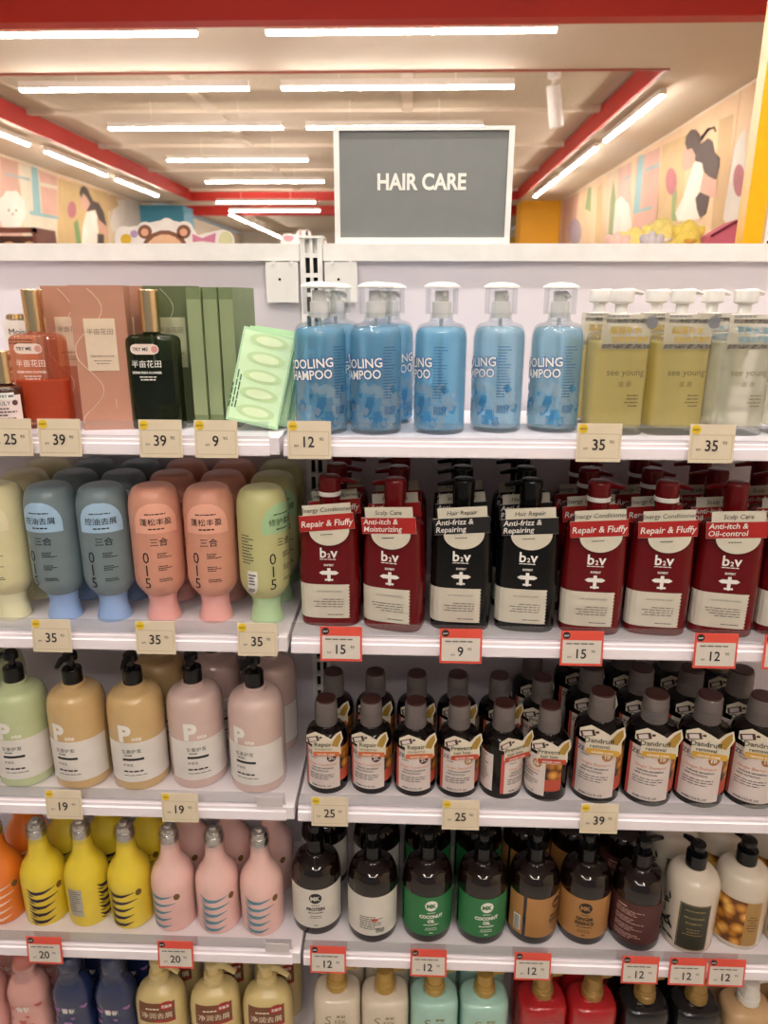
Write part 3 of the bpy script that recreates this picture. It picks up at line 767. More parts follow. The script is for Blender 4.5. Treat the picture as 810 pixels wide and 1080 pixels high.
# ---- dark red and black pump bottles with tilted collars (second shelf, right bay)
def make_bv(bodyc, strip, t1, t2, capring, seal):
    def f(root):
        ax, ay = 1., .66
        pr = fillet([(0, 0), (.0475, 0, .006), (.0485, .08), (.0455, .178, .020), (.0165, .188, .004), (.0155, .200)], 6)
        sf = Surf(pr, ax, ay, 3.6); bm = mat('bvbody_' + bodyc, bodyc, .2, spec=.4)
        MB().lathe(pr, 40, ax, ay, 3.6).build('bottle_body', bm, root, 45)
        MB().lathe(fillet([(0, .196), (.0165, .196), (.0165, .212, .001), (0, .212)]), 22).build('pump_collar', bm, root, 40)
        if capring: MB().lathe([(.0175, .213), (.0180, .2135), (.0180, .2195), (.0175, .220)], 22).build('seal_ring', WINK, root, 40)
        h = MB().lathe(fillet([(0, .211), (.0172, .211, .001), (.0172, .240, .002), (.015, .244, .002), (0, .245)]), 22)
        sd = 1 if capring else -1
        h.tube([(0, .004, .236), (.020 * sd, .010, .234), (.040 * sd, .016, .229)], [.008, .0065, .0045], 8, .75)
        h.build('pump_head', bm, root, 40)
        mp = sf.mp(.0004)
        def edge(v):
            k = (v - .016) / .0056; w = abs((k % 1) - .5) * 2
            return (-.056, .030 + .0028 * w)
        lb = MB().strip(mp, .016, .074, edge, 40, 12).build('front_label', mat('label_cream', 'd9d3c3', .55), root)
        m2 = sf.mp(.0008)
        b = MB().text(seal, .0036, m2, .000, .061, .0, align='c'); b.lines(m2, -.030, .022, .048, 4, .0042, .0014, len(seal), 'r'); b.lines(m2, -.004, .022, .0215, 1, .003, .0016, 2, 'r'); b.build('small_print', GREYINK, lb)
        b = MB().text('b', .023, mp, -.0085, .119, .02).text('2', .010, mp, .0005, .119, .02).text('v', .023, mp, .0085, .119, .02)
        b.lines(mp, -.014, .016, .1155, 1, .003, .0012, 5); b.text('EXPERT', .0045, mp, .0, .1050, .03)
        b.build('lettering', WINK, root)
        # aeroplane emblem
        a = MB().strip(mp, .0905, .0970, lambda v: (-.0155 + abs(v - .09375) * 1.5, .0155 - abs(v - .09375) * 1.5), 4, 8)
        a.strip(mp, .0795, .1015, lambda v: (-.0026, .0026) if v > .084 else (-.0018, .0018), 8, 2).rect(mp, -.0065, .0065, .0805, .0835, 4); a.build('aeroplane_emblem', WINK, root)
        # tilted paper collar
        cy = -ay * .0485 - .003; tl = .085
        cm = lambda off: flat(cy - off, -.001, .179, tl)
        c = MB(); n = 16
        fm = cm(0)
        pts = [(-.043, -.014), (.042, -.014), (.042, .012), (.0385, .012), (.0385, .028), (-.036, .028), (-.036, .012), (-.043, .012)]
        c.slab([(p[0], p[1]) for p in pts], 0, .0008, lambda x, y, z_: tuple(np.array(fm(x, z_)) + np.array((0, y, 0))))
        cl = c.build('paper_collar', mat('collar_cream', 'dcd6c4', .6), root)
        MB().poly(cm(.0006), [(-.043, -.0135), (.042, -.0135), (.042, .0115), (-.043, .0115)]).build('collar_band', mat('band_' + strip, strip, .5), cl)
        d = MB(); d.slab([(-.029, -.0138)] + [(.002 + .031 * math.cos(PI + PI * k / 18), -.0138 + .025 * math.sin(PI + PI * k / 18)) for k in range(1, 18)] + [(.033, -.0138)], 0, .0008, lambda x, y, z_: tuple(np.array(fm(x, z_)) + np.array((0, y - .0010, 0))))
        d.build('half_disc', mat('collar_cream', 'dcd6c4', .6), cl)
        MB().text(t1, .0098, cm(.0012), .001, .0165, .0, shear=.15).build('lettering', INK, cl)
        MB().lines(cm(.0022), -.012, .016, -.0205, 1, .003, .0013, 4).build('small_print', INK, cl)
        b = MB()
        if len(t2) == 1: b.text(t2[0], .0142, cm(.0014), 0, -.0065, .012, shear=.15, sx=.95)
        else: b.text(t2[0], .0122, cm(.0014), -.040, .0015, .012, align='l', shear=.15); b.text(t2[1], .0122, cm(.0014), -.040, -.0100, .012, align='l', shear=.15)
        b.build('lettering', WINK, cl)
    return f
DR, BK = '680c12', '0a0b0d'
KV = {'rf': Kind('conditioner_bottle', 'bottle', make_bv(DR, 'b01f1c', 'Energy Conditioner', ('Repair & Fluffy',), True, 'HAIR NUTRITION EXPERT')),
      'am': Kind('shampoo_bottle', 'bottle', make_bv(DR, 'b01f1c', 'Scalp Care', ('Anti-itch &', 'Moisturizing'), False, 'SCALP NUTRITION EXPERT')),
      'bk': Kind('shampoo_bottle', 'bottle', make_bv(BK, '16161a', 'Hair Repair', ('Anti-frizz &', 'Repairing'), False, 'HAIR REPAIRING EXPERT')),
      'oc': Kind('shampoo_bottle', 'bottle', make_bv(DR, 'b01f1c', 'Scalp Care', ('Anti-itch &', 'Oil-control'), False, 'SCALP NUTRITION EXPERT'))}
GV = 'dark pump bottles with tilted paper collars'
rowR2 = [('rf', .0468, .074, 0, 'dark red Repair and Fluffy pump bottle', 'next to the slotted post'), ('am', .1500, .060, -13, 'dark red Moisturizing pump bottle', 'next to the black ones'),
         ('bk', .2556, .066, -4, 'black Anti-frizz pump bottle', 'next to the Moisturizing one'), ('bk', .3592, .066, -6, 'black Anti-frizz pump bottle', 'next to Repair and Fluffy'),
         ('rf', .4610, .060, -5, 'dark red Repair and Fluffy pump bottle', 'next to the black ones'), ('rf', .5640, .062, -6, 'dark red Repair and Fluffy pump bottle', 'next to Oil-control'),
         ('oc', .6680, .062, -10, 'dark red Oil-control pump bottle', 'next to Repair and Fluffy'), ('oc', .7730, .062, -12, 'dark red Oil-control pump bottle', 'at the row end')]
for k, x, y, rz, d, w in rowR2:
    KV[k].put(x, y, Z2, rz, f'{d} in the front row, {w}', GV)
    KV[k].put(x + .004, y + .082, Z2, rz * .5, f'{d} in the middle row, {w}', GV)
    KV[k].put(x + .006, y + .157, Z2, rz * .5, f'{d} in the rear row, {w}', GV)

# ---- cream-coloured round pump bottles (third shelf, left bay)
def make_p(col):
    def f(root):
        pr = fillet([(0, 0), (.047, 0, .006), (.0485, .01), (.0485, .172, .032), (.0185, .182, .006), (.0185, .187)], 8)
        sf = Surf(pr); bm = mat('pbody_' + col, col, .28, coat=.9)
        MB().lathe(pr, 36).build('bottle_body', bm, root, 50)
        MB().lathe([(.0195, .1845), (.0205, .186), (.0195, .189), (.0, .189)], 24).build('neck_ring', bm, root, 40)
        pump_black(root, .188, BLACKP, nz=200 if col in ('c8a870', 'c4d0a0') else 250, rc=.0165, hc=.026, L=.036)
        lb = MB().rect(sf.mp(.0004), -.062, .062, .020, .098, 24).build('front_label', mat('plabel_white', 'e9e4de', .5), root)
        MB().text('P', .042, sf.mp(.0006), -.020, .101, .05, res=4).build('lettering', WINK, root)
        MB().text('ote', .012, sf.mp(.0006), -.001, .1015, .02).build('lettering', WINK, root)
        m2 = sf.mp(.0009)
        b = MB().text('生姜护发', .0085, m2, -.012, .078, .0); b.text('GINGER', .004, m2, -.018, .072, .03); b.rect(m2, -.028, .008, .063, .0675, 8)
        b.text('护发乳', .006, m2, -.019, .052, .0); b.lines(m2, -.028, .022, .040, 1, .004, .003, 3); b.lines(m2, -.028, .018, .033, 1, .004, .0012, 5); b.build('lettering', INK, lb)
    return f
KPp = {'pale green': Kind('lotion_pump_bottle', 'bottle', make_p('c4d0a0')), 'tan': Kind('lotion_pump_bottle', 'bottle', make_p('d3b27c')), 'pale pink': Kind('lotion_pump_bottle', 'bottle', make_p('d8bcb4'))}
Z3 = SZ[2]; GP = 'round lotion pump bottles with black pumps'
rowL3 = [('pale pink', -.0900, .079, -2, 'nearest the slotted post'), ('pale pink', -.2000, .089, 28, 'beside the tan ones'), ('tan', -.3020, .080, 19, 'beside the pink ones'), ('tan', -.4060, .078, 7, 'beside the green one'), ('pale green', -.5100, .079, 19, 'beside the tan ones'), ('pale green', -.6150, .079, -10, 'at the row end')]
for i, (c, x, y, rz, w) in enumerate(rowL3):
    KPp[c].put(x, y, Z3, rz, f'{c} round lotion bottle with black pump in front, {w}', GP)
    if i in (0, 1, 2, 5): KPp[c].put(x + .004, y + .112, Z3, rz + 12, f'{c} round lotion bottle with black pump in the back row, {w}', GP)

# ---- ginger bottles (third shelf, right bay)
def make_z(r, hb, t1, rib, wash, badge, lf, swivel=0.):
    def f(root):
        s = r / .0365
        pr = fillet([(0, 0), (r, 0, .003), (r, hb, .016 * s), (.019 * s, hb + .010, .003), (.0185 * s, hb + .012)], 6)
        sf = Surf(pr)
        MB().lathe(pr, 32).build('bottle_body', mat('zbody_dark', '0e0908', .13, spec=.4), root, 45)
        ch = .046 * (.9 + .1 * s); cp = []
        for k in range(7):
            zq = hb + .011 + ch * .55 * k / 7; cp += [(.0185 * s, zq), (.0192 * s, zq + ch * .04)]
        cp += [(.0188 * s, hb + .011 + ch * .6), (.0182 * s, hb + .008 + ch), (.016 * s, hb + .011 + ch)]
        MB().lathe([(0, hb + .011)] + cp + [(0, hb + .011 + ch)], 24).build('cap', clear('cap_grey_clear', 'a8a09c', .75, '9a8f8c', glow=.3), root, 35)
        MB().lathe([(.0175 * s, hb + .008 + ch), (.0165 * s, hb + .0125 + ch), (0, hb + .0135 + ch)], 20).build('cap_seal', mat('seal_brown', '3d1c18', .35), root, 40)
        e = 2.0 * r
        lb = MB().rect(sf.mp(.0004), -.030 * s, .031 * s, .012, hb - .020 * s, 16).build('front_label', mat('zlabel', 'e3d6d0', .5), root)
        MB().rect(sf.mp(.0006), -.036 * s, -.030 * s, .012, hb - .020 * s, 2).build('label_stripe', mat('zstripe', 'cc5548', .5), root)
        MB().rect(sf.mp(.0005), .031 * s, .060 * s, .045 * s, hb - .022 * s, 8).build('ginger_picture', voronoi_print('ginger_print', 'e0a84a', '3a1a10', 55, 'c47a2c'), root)
        MB().rect(sf.mp(.0005), .031 * s, .060 * s, .022 * s, .045 * s, 8).build('picture_panel', mat('zcoral', 'c4523c', .5), root)
        MB().rect(sf.mp(.0005), -.085 * s, -.050 * s, .014, hb - .024 * s, 8).build('back_label', mat('zlabel', 'e3d6d0', .5), root)
        MB().lines(sf.mp(.0009), -.083 * s, -.053 * s, hb - .03 * s, 11, .005, .0018, 7).build('small_print', INK, root)
        m2 = sf.mp(.0009); z0 = hb - .030 * s
        b = MB().text('ZEOLY', .0098 * s, m2, -.013 * s, z0 - .004, .01, align='c', sx=1.1); b.lines(m2, -.022 * s, -.004 * s, z0 - .009, 1, .003, .0012, 3); b.build('lettering', INK, lb)
        MB().text('Ginger ' + wash, .0066 * s, m2, 0, z0 - .022 * s, .0).build('lettering', mat('coral_ink', 'd07a52', .5), lb)
        b = MB().text('FAIRLINE GINGERING', .0040 * s, m2, 0, z0 - .0285 * s, .02).text('HERB NUTRITION', .0040 * s, m2, -.006 * s, z0 - .034 * s, .02)
        b.lines(m2, -.024 * s, .024 * s, z0 - .041 * s, 3, .0042 * s, .0014, 6); b.text('400ML/13.5 FL OZ', .0045 * s, m2, -.004 * s, .0155, .02); b.build('small_print', INK, lb)
        bd = MB().disc(sf.mp(.0011), .016 * s, z0 - .006, .0082 * s).build('round_badge', mat('badge_' + lf, lf, .4), lb)
        MB().text(badge, .0092 * s, sf.mp(.0015), .016 * s, z0 - .0095, .03).build('lettering', WINK, bd)
        # die-cut tag hanging from the neck
        cy = -r - .002; fm = lambda o_: flat(cy - o_, .006 * s, hb - .012 * s, .10)
        q = fm(0); S_ = s
        out = [(-.024, -.014), (-.012, -.020), (.010, -.020), (.026, -.014), (.027, .004), (.033, .016), (.031, .030), (.021, .024), (.012, .014), (.002, .020), (-.014, .028), (-.030, .022), (-.031, .010), (-.022, .004)]
        tgm = MB().slab([(a * S_, b_ * S_) for a, b_ in out], 0, .0008, lambda x, y, z_: tuple(np.array(q(x, z_)) + np.array((0, y, 0)))).build('hang_tag', mat('tag_ivory', 'e6dcc8', .55), root)
        MB().strip(fm(.0007), -.0185 * S_, -.0095 * S_, lambda v: (-.022 * S_, .024 * S_), 2, 8).build('tag_ribbon', mat('rib_' + rib, rib, .5), tgm)
        bt = MB().rect(fm(.0007), -.026 * S_, -.006 * S_, .013 * S_, .023 * S_, 1, 1, .18).rect(fm(.0007), -.005 * S_, .0 * S_, .0165 * S_, .020 * S_, 1, 1, .18); bt.build('tag_picture', mat('tag_brown', '4a2a20', .5), tgm)
        MB().rect(fm(.0012), -.023 * S_, -.010 * S_, .0145 * S_, .0215 * S_, 1, 1, .18).build('tag_picture', mat('zlabel', 'e3d6d0', .5), tgm)
        lf_ = MB().poly(fm(.0009), [(a * S_, b_ * S_) for a, b_ in [(.012, .002), (.022, .000), (.030, .016), (.0295, .027), (.022, .020), (.016, .012)]]); lf_.build('tag_leaf', mat('leaf_gold', 'b08a34', .5), tgm)
        b = MB().text(t1[0], .0115 * S_, fm(.0012), -.003 * S_, .0005 * S_, .01)
        if len(t1) > 1: b.text(t1[1], .0085 * S_, fm(.0012), -.003 * S_, -.0075 * S_, .01)
        else: b.text('Damaged hair', .0055 * S_, fm(.0012), -.003 * S_, -.0065 * S_, .0)
        b.build('lettering', mat('tag_ink', '3c3a28', .6), tgm)
        MB().text('GINGER CARE', .0048 * S_, fm(.0013), 0, -.0165 * S_, .02).build('lettering', WINK, tgm)
        tgm.rotation_euler = (0, 0, math.radians(swivel))
    return f
KZ = {'repair': Kind('hair_bottle', 'bottle', make_z(.0365, .110, ('Repair',), 'd8733a', 'Conditioner', '2C', '4a1a18')),
      'prevent': Kind('hair_bottle', 'bottle', make_z(.0365, .110, ('Prevent', 'hair loss'), 'c4472e', 'Shampoo', '1B', 'b98a52')),
      'dandruff': Kind('hair_bottle', 'bottle', make_z(.0420, .135, ('Dandruff', 'removal'), 'd9a83a', 'Shampoo', '1B', 'b57a3c'))}
KZ['prevent2'] = Kind('hair_bottle', 'bottle', make_z(.0365, .110, ('Prevent', 'hair loss'), 'c4472e', 'Shampoo', '1B', 'b98a52', 50.))
KZ['prevent3'] = Kind('hair_bottle', 'bottle', make_z(.0365, .110, ('Prevent', 'hair loss'), 'c4472e', 'Shampoo', '1B', 'b98a52', -28.))
GZ = 'black ginger hair bottles with die-cut tags'
rowR3 = [('repair', .0335, .074, -7, 'nearest the slotted post'), ('repair', .1111, .076, -9, 'second from the post'), ('repair', .1875, .073, -2, 'beside Prevent hair loss'),
         ('prevent', .2625, .073, 0, 'beside Repair'), ('prevent3', .3385, .072, 48, 'turned sideways'), ('prevent2', .4155, .068, -62, 'ginger picture facing out'),
         ('dandruff', .5020, .072, -18, 'beside Prevent hair loss'), ('dandruff', .5900, .068, -15, 'second from Prevent hair loss'), ('dandruff', .6780, .068, -22, 'third from Prevent hair loss'), ('dandruff', .7660, .068, -24, 'fourth from Prevent hair loss')]
szn = {'repair': 'small black Repair bottle', 'prevent': 'small black Prevent hair loss bottle', 'prevent2': 'small black Prevent hair loss bottle', 'prevent3': 'small black Prevent hair loss bottle', 'dandruff': 'large black Dandruff removal bottle'}
for i, (k, x, y, rz, w) in enumerate(rowR3):
    KZ[k].put(x, y, Z3, rz, f'{szn[k]}, front row, {w}', GZ)
    dy = .088 if k == 'dandruff' else .092
    w2 = w if 'out' not in w and 'side' not in w[6:] else ('behind the sideways one' if 'side' in w else 'behind the one showing ginger')
    k = k.rstrip('23')
    KZ[k].put(x + .003, y + dy, Z3, rz * .2 - 4, f'{szn[k]}, middle row, {w2}', GZ)
    if i > 4 and k == 'dandruff' or i == 5: KZ[k].put(x - .001, y + .1775, Z3, 0, f'{szn[k]}, rear row, {w2}', GZ)

# ---- slender-necked bottles with silver caps (fourth shelf, left bay)
def make_y(col, ink):
    def f(root):
        pr = fillet([(0, 0), (.0385, 0, .005), (.0400, .012), (.0405, .090)], 6) + [(.0403, .099), (.0390, .108), (.0362, .117), (.0320, .125), (.0272, .132), (.0230, .139), (.0200, .147), (.0182, .156), (.0171, .168), (.0162, .186)]
        sf = Surf(pr)
        MB().lathe(pr, 32).build('bottle_body', mat('ybody_' + col, col, .35, coat=.5), root, 55)
        MB().lathe(fillet([(0, .180), (.0172, .180), (.0172, .196, .001), (.0150, .198), (.0140, .206, .002), (.0075, .209, .001), (.0075, .2145, .002), (0, .215)]), 22).build('cap', SILVER, root, 40)
        sv = MB().lathe([(.0192, .172), (.0196, .19), (.0186, .202)], 18); sv.f = [q for q in sv.f if len(q) == 4]; sv.build('shrink_film', CLEAR, root, 40)
        b = MB(); mp = sf.mp(.0007)
        # five rows of brush-like strokes with long tips
        for k in range(5):
            v = .086 - k * .0165; tip = (.012, .017, .009, .008, .006)[k]; u = -.036
            def ribbon(q, n=8):
                for (ua, ta, ba), (ub, tb, bb) in zip(q[:-1], q[1:]):
                    for i in range(n // 2):
                        f0, f1 = i / (n // 2), (i + 1) / (n // 2)
                        L = lambda a_, b_, f_: a_ + (b_ - a_) * f_
                        b.poly(mp, [(L(ua, ub, f0), L(ba, bb, f0)), (L(ua, ub, f1), L(ba, bb, f1)), (L(ua, ub, f1), L(ta, tb, f1)), (L(ua, ub, f0), L(ta, tb, f0))])
            ribbon([(u, v + .0055, v + .0045), (u + .009, v - .0002, v - .0070), (u + .017, v - .0025, v - .0100), (u + .030, v - .0030, v - .0088), (tip + .004, v + .0006, v - .0002)])
            ribbon([(u + .001, v - .0045, v - .0060), (u + .008, v - .0082, v - .0115), (u + .014, v - .0120, v - .0128)])
        b.build('stroke_print', mat('yink_' + ink, ink, .5), root)
        MB().disc(mp, .0235, .083, .0058, .0072).build('oval_emblem', mat('emblem_brown', '7a5a28', .5), root)
        q = MB().rect(mp, -.092, -.064, .028, .090, 8).build('back_label', mat('ygrey_' + col, 'b8b4a4', .5), root)
        MB().lines(sf.mp(.0009), -.090, -.066, .084, 10, .005, .002, 9).build('small_print', GREYINK, q)
    return f
KYB = {'yellow': Kind('hair_care_bottle', 'bottle', make_y('efd53a', '2c1c38')), 'pink': Kind('hair_care_bottle', 'bottle', make_y('f4c8c0', '5f8fa0')), 'orange': Kind('hair_care_bottle', 'bottle', make_y('ee7f28', 'f4d8c4'))}
Z4 = SZ[3]; GY = 'slender necked bottles with silver caps'
rowL4 = [('pink', -.0960, .072, 14, 'nearest the slotted post'), ('pink', -.1805, .073, 18, 'in the middle of the three pink'), ('pink', -.2650, .075, -8, 'beside the yellow ones'),
         ('yellow', -.3490, .078, 8, 'beside the pink ones'), ('yellow', -.4330, .080, 100, 'turned to its grey back label'), ('yellow', -.5160, .078, 32, 'beside the orange one'), ('orange', -.6000, .078, 30, 'beside the yellow ones')]
for c, x, y, rz, w in rowL4:
    KYB[c].put(x, y, Z4, rz, f'{c} slender necked bottle with silver cap in front, {w}', GY)
    KYB[c].put(x + .003, y + .095, Z4, rz * .4, f'{c} slender necked bottle, back row, {w.replace("turned to its grey back label", "behind the turned one")}', GY)

# ---- amber pump bottles (fourth shelf, right bay)
def logo(root, mp, u, v, r, dark, light, mp2):
    d = MB().disc(mp, u, v, r, r, 20).build('round_logo', dark, root)
    MB().text('MK', r * 1.05, mp2, u, v - r * .36, .05, sx=.95).build('lettering', light, d)
def make_m(labc, dark, title, side=False, lines_only=False, plain=False):
    def f(root):
        pr = fillet([(0, 0), (.0450, 0, .006), (.0470, .010), (.0470, .142, .040), (.0165, .153, .006), (.0165, .160)], 8)
        sf = Surf(pr)
        MB().lathe(pr, 36).build('bottle_body', mat('amber_brown_glass', '140806', .04, spec=.75), root, 50)
        MB().lathe(fillet([(0, .158), (.0165, .158), (.0165, .186, .001), (0, .186)]), 22).build('pump_collar', BLACKP, root, 40)
        h = MB().lathe(fillet([(0, .186), (.006, .186), (.006, .199), (.0125, .201, .001), (.0125, .214, .003), (0, .215)]), 18)
        h.tube([(0, 0, .209), (.016, .018, .208), (.026, .030, .203)], [.0075, .006, .004], 8); h.build('pump_head', BLACKP, root, 40)
        lm = mat('mlabel_' + labc, labc, .5); m1 = sf.mp(.0004); m2 = sf.mp(.0009); m3 = sf.mp(.0013)
        lb = MB().rect(m1, -.060, .060, .020, .107, 28).build('front_label', lm, root)
        lb2 = MB().rect(m1, -.098, -.066, .020, .107, 8).build('side_label', lm, root)
        q = MB().rect(m2, -.084, -.070, .028, .062, 4).build('barcode', WHITE, lb2)
        bb = MB()
        for k in range(6): bb.rect(m3, -.082, -.072, .031 + k * .005, .0335 + k * .005, 2)
        bb.build('small_print', INK, q)
        dk, lt = (INK, WINK) if dark else (WINK, INK)
        lt2 = lm
        if lines_only:
            b = MB().rect(m2, -.028, -.010, .094, .097, 2)
            for j in range(4): b.lines(m2, -.030, .022, .088 - j * .017, 3, .0042, .0016, j + 2)
            b.build('small_print', mat('mink_rose', 'c9a49a', .6), lb); return
        if plain:
            b = MB().lines(m2, -.022, .022, .062, 7, .0045, .0016, 4)
            for k in range(10): b.rect(m2, .008 + k * .0016, .0088 + k * .0016, .027, .037, 1)
            b.build('small_print', INK, lb); MB().disc(m2, .006, .056, .006, .004).build('stamp_print', mat('stamp_red', 'b85a48', .5), lb); return
        logo(lb, m2, 0, .088, .0115, dk, lm, m3)
        b = MB().lines(m2, -.011, .011, .0715, 1, .003, .0014, 3, 'c'); v = .060
        for t in title: b.text(t, .0098, m2, 0, v, .045, sx=.85); v -= .0100
        b.lines(m2, -.014, .014, v + .004, 1, .003, .002, 2, 'c'); b.lines(m2, -.012, .012, v - .003, 2, .004, .0012, 5, 'c'); b.lines(m2, -.004, .004, .0255, 1, .003, .002, 5, 'c')
        b.build('lettering', dk, lb)
    return f
KM = {'protein': Kind('pump_bottle', 'bottle', make_m('dedad0', True, ('PROTEIN',))), 'back': Kind('pump_bottle', 'bottle', make_m('dedad0', True, (), plain=True)),
      'coconut': Kind('pump_bottle', 'bottle', make_m('2c7a45', False, ('COCONUT', 'OIL'))), 'ginger': Kind('pump_bottle', 'bottle', make_m('b07f48', True, ('GINGER', 'ESSENCE'))),
      'wine': Kind('pump_bottle', 'bottle', make_m('4e2524', True, (), lines_only=True))}
def make_cr(pic):
    def f(root):
        pr = fillet([(0, 0), (.0445, 0, .006), (.0470, .012), (.0470, .148, .030), (.0175, .158, .006), (.0175, .164)], 8)
        sf = Surf(pr)
        MB().lathe(pr, 36).build('bottle_body', mat('pearl_cream', 'd8ccba', .25, coat=.8), root, 50)
        MB().lathe(fillet([(0, .162), (.0180, .162), (.0180, .188, .001), (0, .188)]), 22).build('pump_collar', BLACKP, root, 40)
        h = MB().lathe(fillet([(0, .188), (.006, .188), (.006, .196), (.0135, .198, .001), (.0135, .208, .002), (0, .209)]), 18)
        h.tube([(0, 0, .203), (-.014, .012, .203), (-.024, .020, .199)], [.0075, .006, .004], 8); h.build('pump_head', BLACKP, root, 40)
        m1, m2, m3 = sf.mp(.0004), sf.mp(.0009), sf.mp(.0013)
        if pic == 'leaf':
            lb = MB().rect(m1, -.016, .038, .012, .112, 14).build('front_label', mat('clabel_olive', '33352a', .4), root)
            fr = MB()
            for a in ((-.0145, .0365, .0135, .0143), (-.0145, .0365, .1097, .1105), (-.0145, -.0137, .0143, .1097), (.0357, .0365, .0143, .1097)): fr.rect(m2, a[0], a[1], a[2], a[3], 8)
            fr.build('gold_border', mat('gold_ink', 'a8925a', .35, .5), lb)
            b = MB().text('MACADAMIA', .0058, m2, .011, .082, .02).text('SHAMPOO', .0058, m2, .011, .070, .02); b.lines(m2, -.006, .028, .098, 1, .003, .002, 2, 'c'); b.lines(m2, -.006, .028, .058, 3, .006, .0015, 3, 'c'); b.build('lettering', mat('gold_ink', 'a8925a', .35, .5), lb)
            R = random.Random(7); lv = MB()
            for k in range(16):
                u = R.uniform(-.056, -.026); v = R.uniform(.02, .112); a = R.uniform(0, 3.1); l = R.uniform(.007, .013); w = l * .32; ca, s_ = math.cos(a), math.sin(a)
                lv.poly(m2, [(u + ca * l * q - s_ * w * e, v + s_ * l * q + ca * w * e) for q, e in ((-1, 0), (-.3, -1), (.4, -.8), (1, 0), (.4, .8), (-.3, 1))])
            lv.build('leaf_print', mat('leaf_ink', '23241f', .5), root)
        else:
            MB().rect(m1, -.040, .012, .014, .110, 14).build('ginger_picture', voronoi_print('amber_print', 'f2c66a', '6a3a10', 48, 'd08a30'), root)
            lb = MB().rect(m1, .012, .040, .014, .110, 8).build('front_label', mat('clabel_gold', 'b08a4c', .35), root)
            b = MB().lines(m2, .016, .036, .078, 6, .006, .002, 4, 'c'); b.build('lettering', mat('brown_ink', '5a3c1c', .5), lb)
    return f
KM['leaf'] = Kind('pump_bottle', 'bottle', make_cr('leaf')); KM['gold'] = Kind('pump_bottle', 'bottle', make_cr('gold'))
rowR4 = [('protein', .0060, .086, 4, 'amber pump bottle with white PROTEIN label', 'nearest the slotted post'), ('back', .1130, .073, 0, 'amber pump bottle with white back label', 'beside PROTEIN'),
         ('coconut', .2150, .077, 8, 'amber pump bottle with green label', 'next to the white label'), ('coconut', .3165, .077, 7, 'amber pump bottle with green label', 'next to the tan label'),
         ('ginger', .4125, .080, 50, 'amber pump bottle with tan label', 'turned sideways'), ('ginger', .5080, .082, -10, 'amber pump bottle with tan ESSENCE label', 'logo facing out'),
         ('wine', .6030, .072, -28, 'dark pump bottle with wine red label', 'beside the cream ones'), ('leaf', .6985, .070, -24, 'cream pump bottle with olive label', 'beside wine red'),
         ('gold', .7940, .082, -26, 'cream pump bottle with golden picture', 'beside the olive label'), ('gold', .8900, .076, -26, 'cream pump bottle with golden picture', 'at the row end')]
GM = 'pump bottles on the fourth shelf'
for k, x, y, rz, d, w in rowR4:
    KM[k].put(x, y, Z4, rz, f'{d} in front, {w}', GM)
    KM[k].put(x + .003, y + .108, Z4, rz * .5, f'{d} in the back row, {w}', GM)

# ---- bottom shelf
Z5 = SZ[4]
def make_cr5(root):
    ax, ay = 1., .72
    pr = fillet([(0, 0), (.048, 0, .008), (.0495, .05), (.0490, .150, .034), (.017, .168, .006), (.017, .176)], 8)
    sf = Surf(pr, ax, ay, 2.4); bm = mat('butter_plastic', 'd9c48a', .3, coat=.2)
    MB().lathe(pr, 36, ax, ay, 2.4).build('bottle_body', bm, root, 50)
    MB().lathe(fillet([(0, .174), (.0195, .174), (.0195, .184), (.0175, .185), (.0175, .195, .001), (0, .195)]), 22).build('pump_collar', bm, root, 40)
    h = MB().lathe(fillet([(0, .194), (.012, .194), (.012, .210), (.0155, .212, .001), (.0150, .222, .003), (0, .223)]), 20)
    h.tube([(0, 0, .214), (.024, -.006, .211), (.044, -.012, .200)], [.008, .006, .0048], 8); h.build('pump_head', bm, root, 40)
    m1, m2, m3 = sf.mp(.0004), sf.mp(.0009), sf.mp(.0014)
    lb = MB().rect(m1, -.036, .036, .100, .145, 14).build('front_label', mat('brown_label', '7a4a30', .5), root)
    MB().text('净润去屑', .0155, m2, 0, .112, .0).lines(m2, -.02, .02, .132, 1, .003, .003, 3).build('lettering', mat('label_cream2', 'efe2c4', .5), lb)
    rd = MB().disc(m2, .020, .139, .014, .009).build('red_badge', mat('badge_red', 'a83228', .4), lb)
    MB().text('无硅油', .0065, m3, .020, .1365, .02).build('lettering', WINK, rd)
    MB().rect(m2, -.005, .036, .1005, .107, 8).build('red_strip', mat('badge_red', 'a83228', .4), lb)
    MB().text('OOSIS', .018, m1, 0, .072, .02).build('lettering', mat('butter_ink', 'efe2b8', .4), root)
K5C = Kind('lotion_pump_bottle', 'bottle', make_cr5)
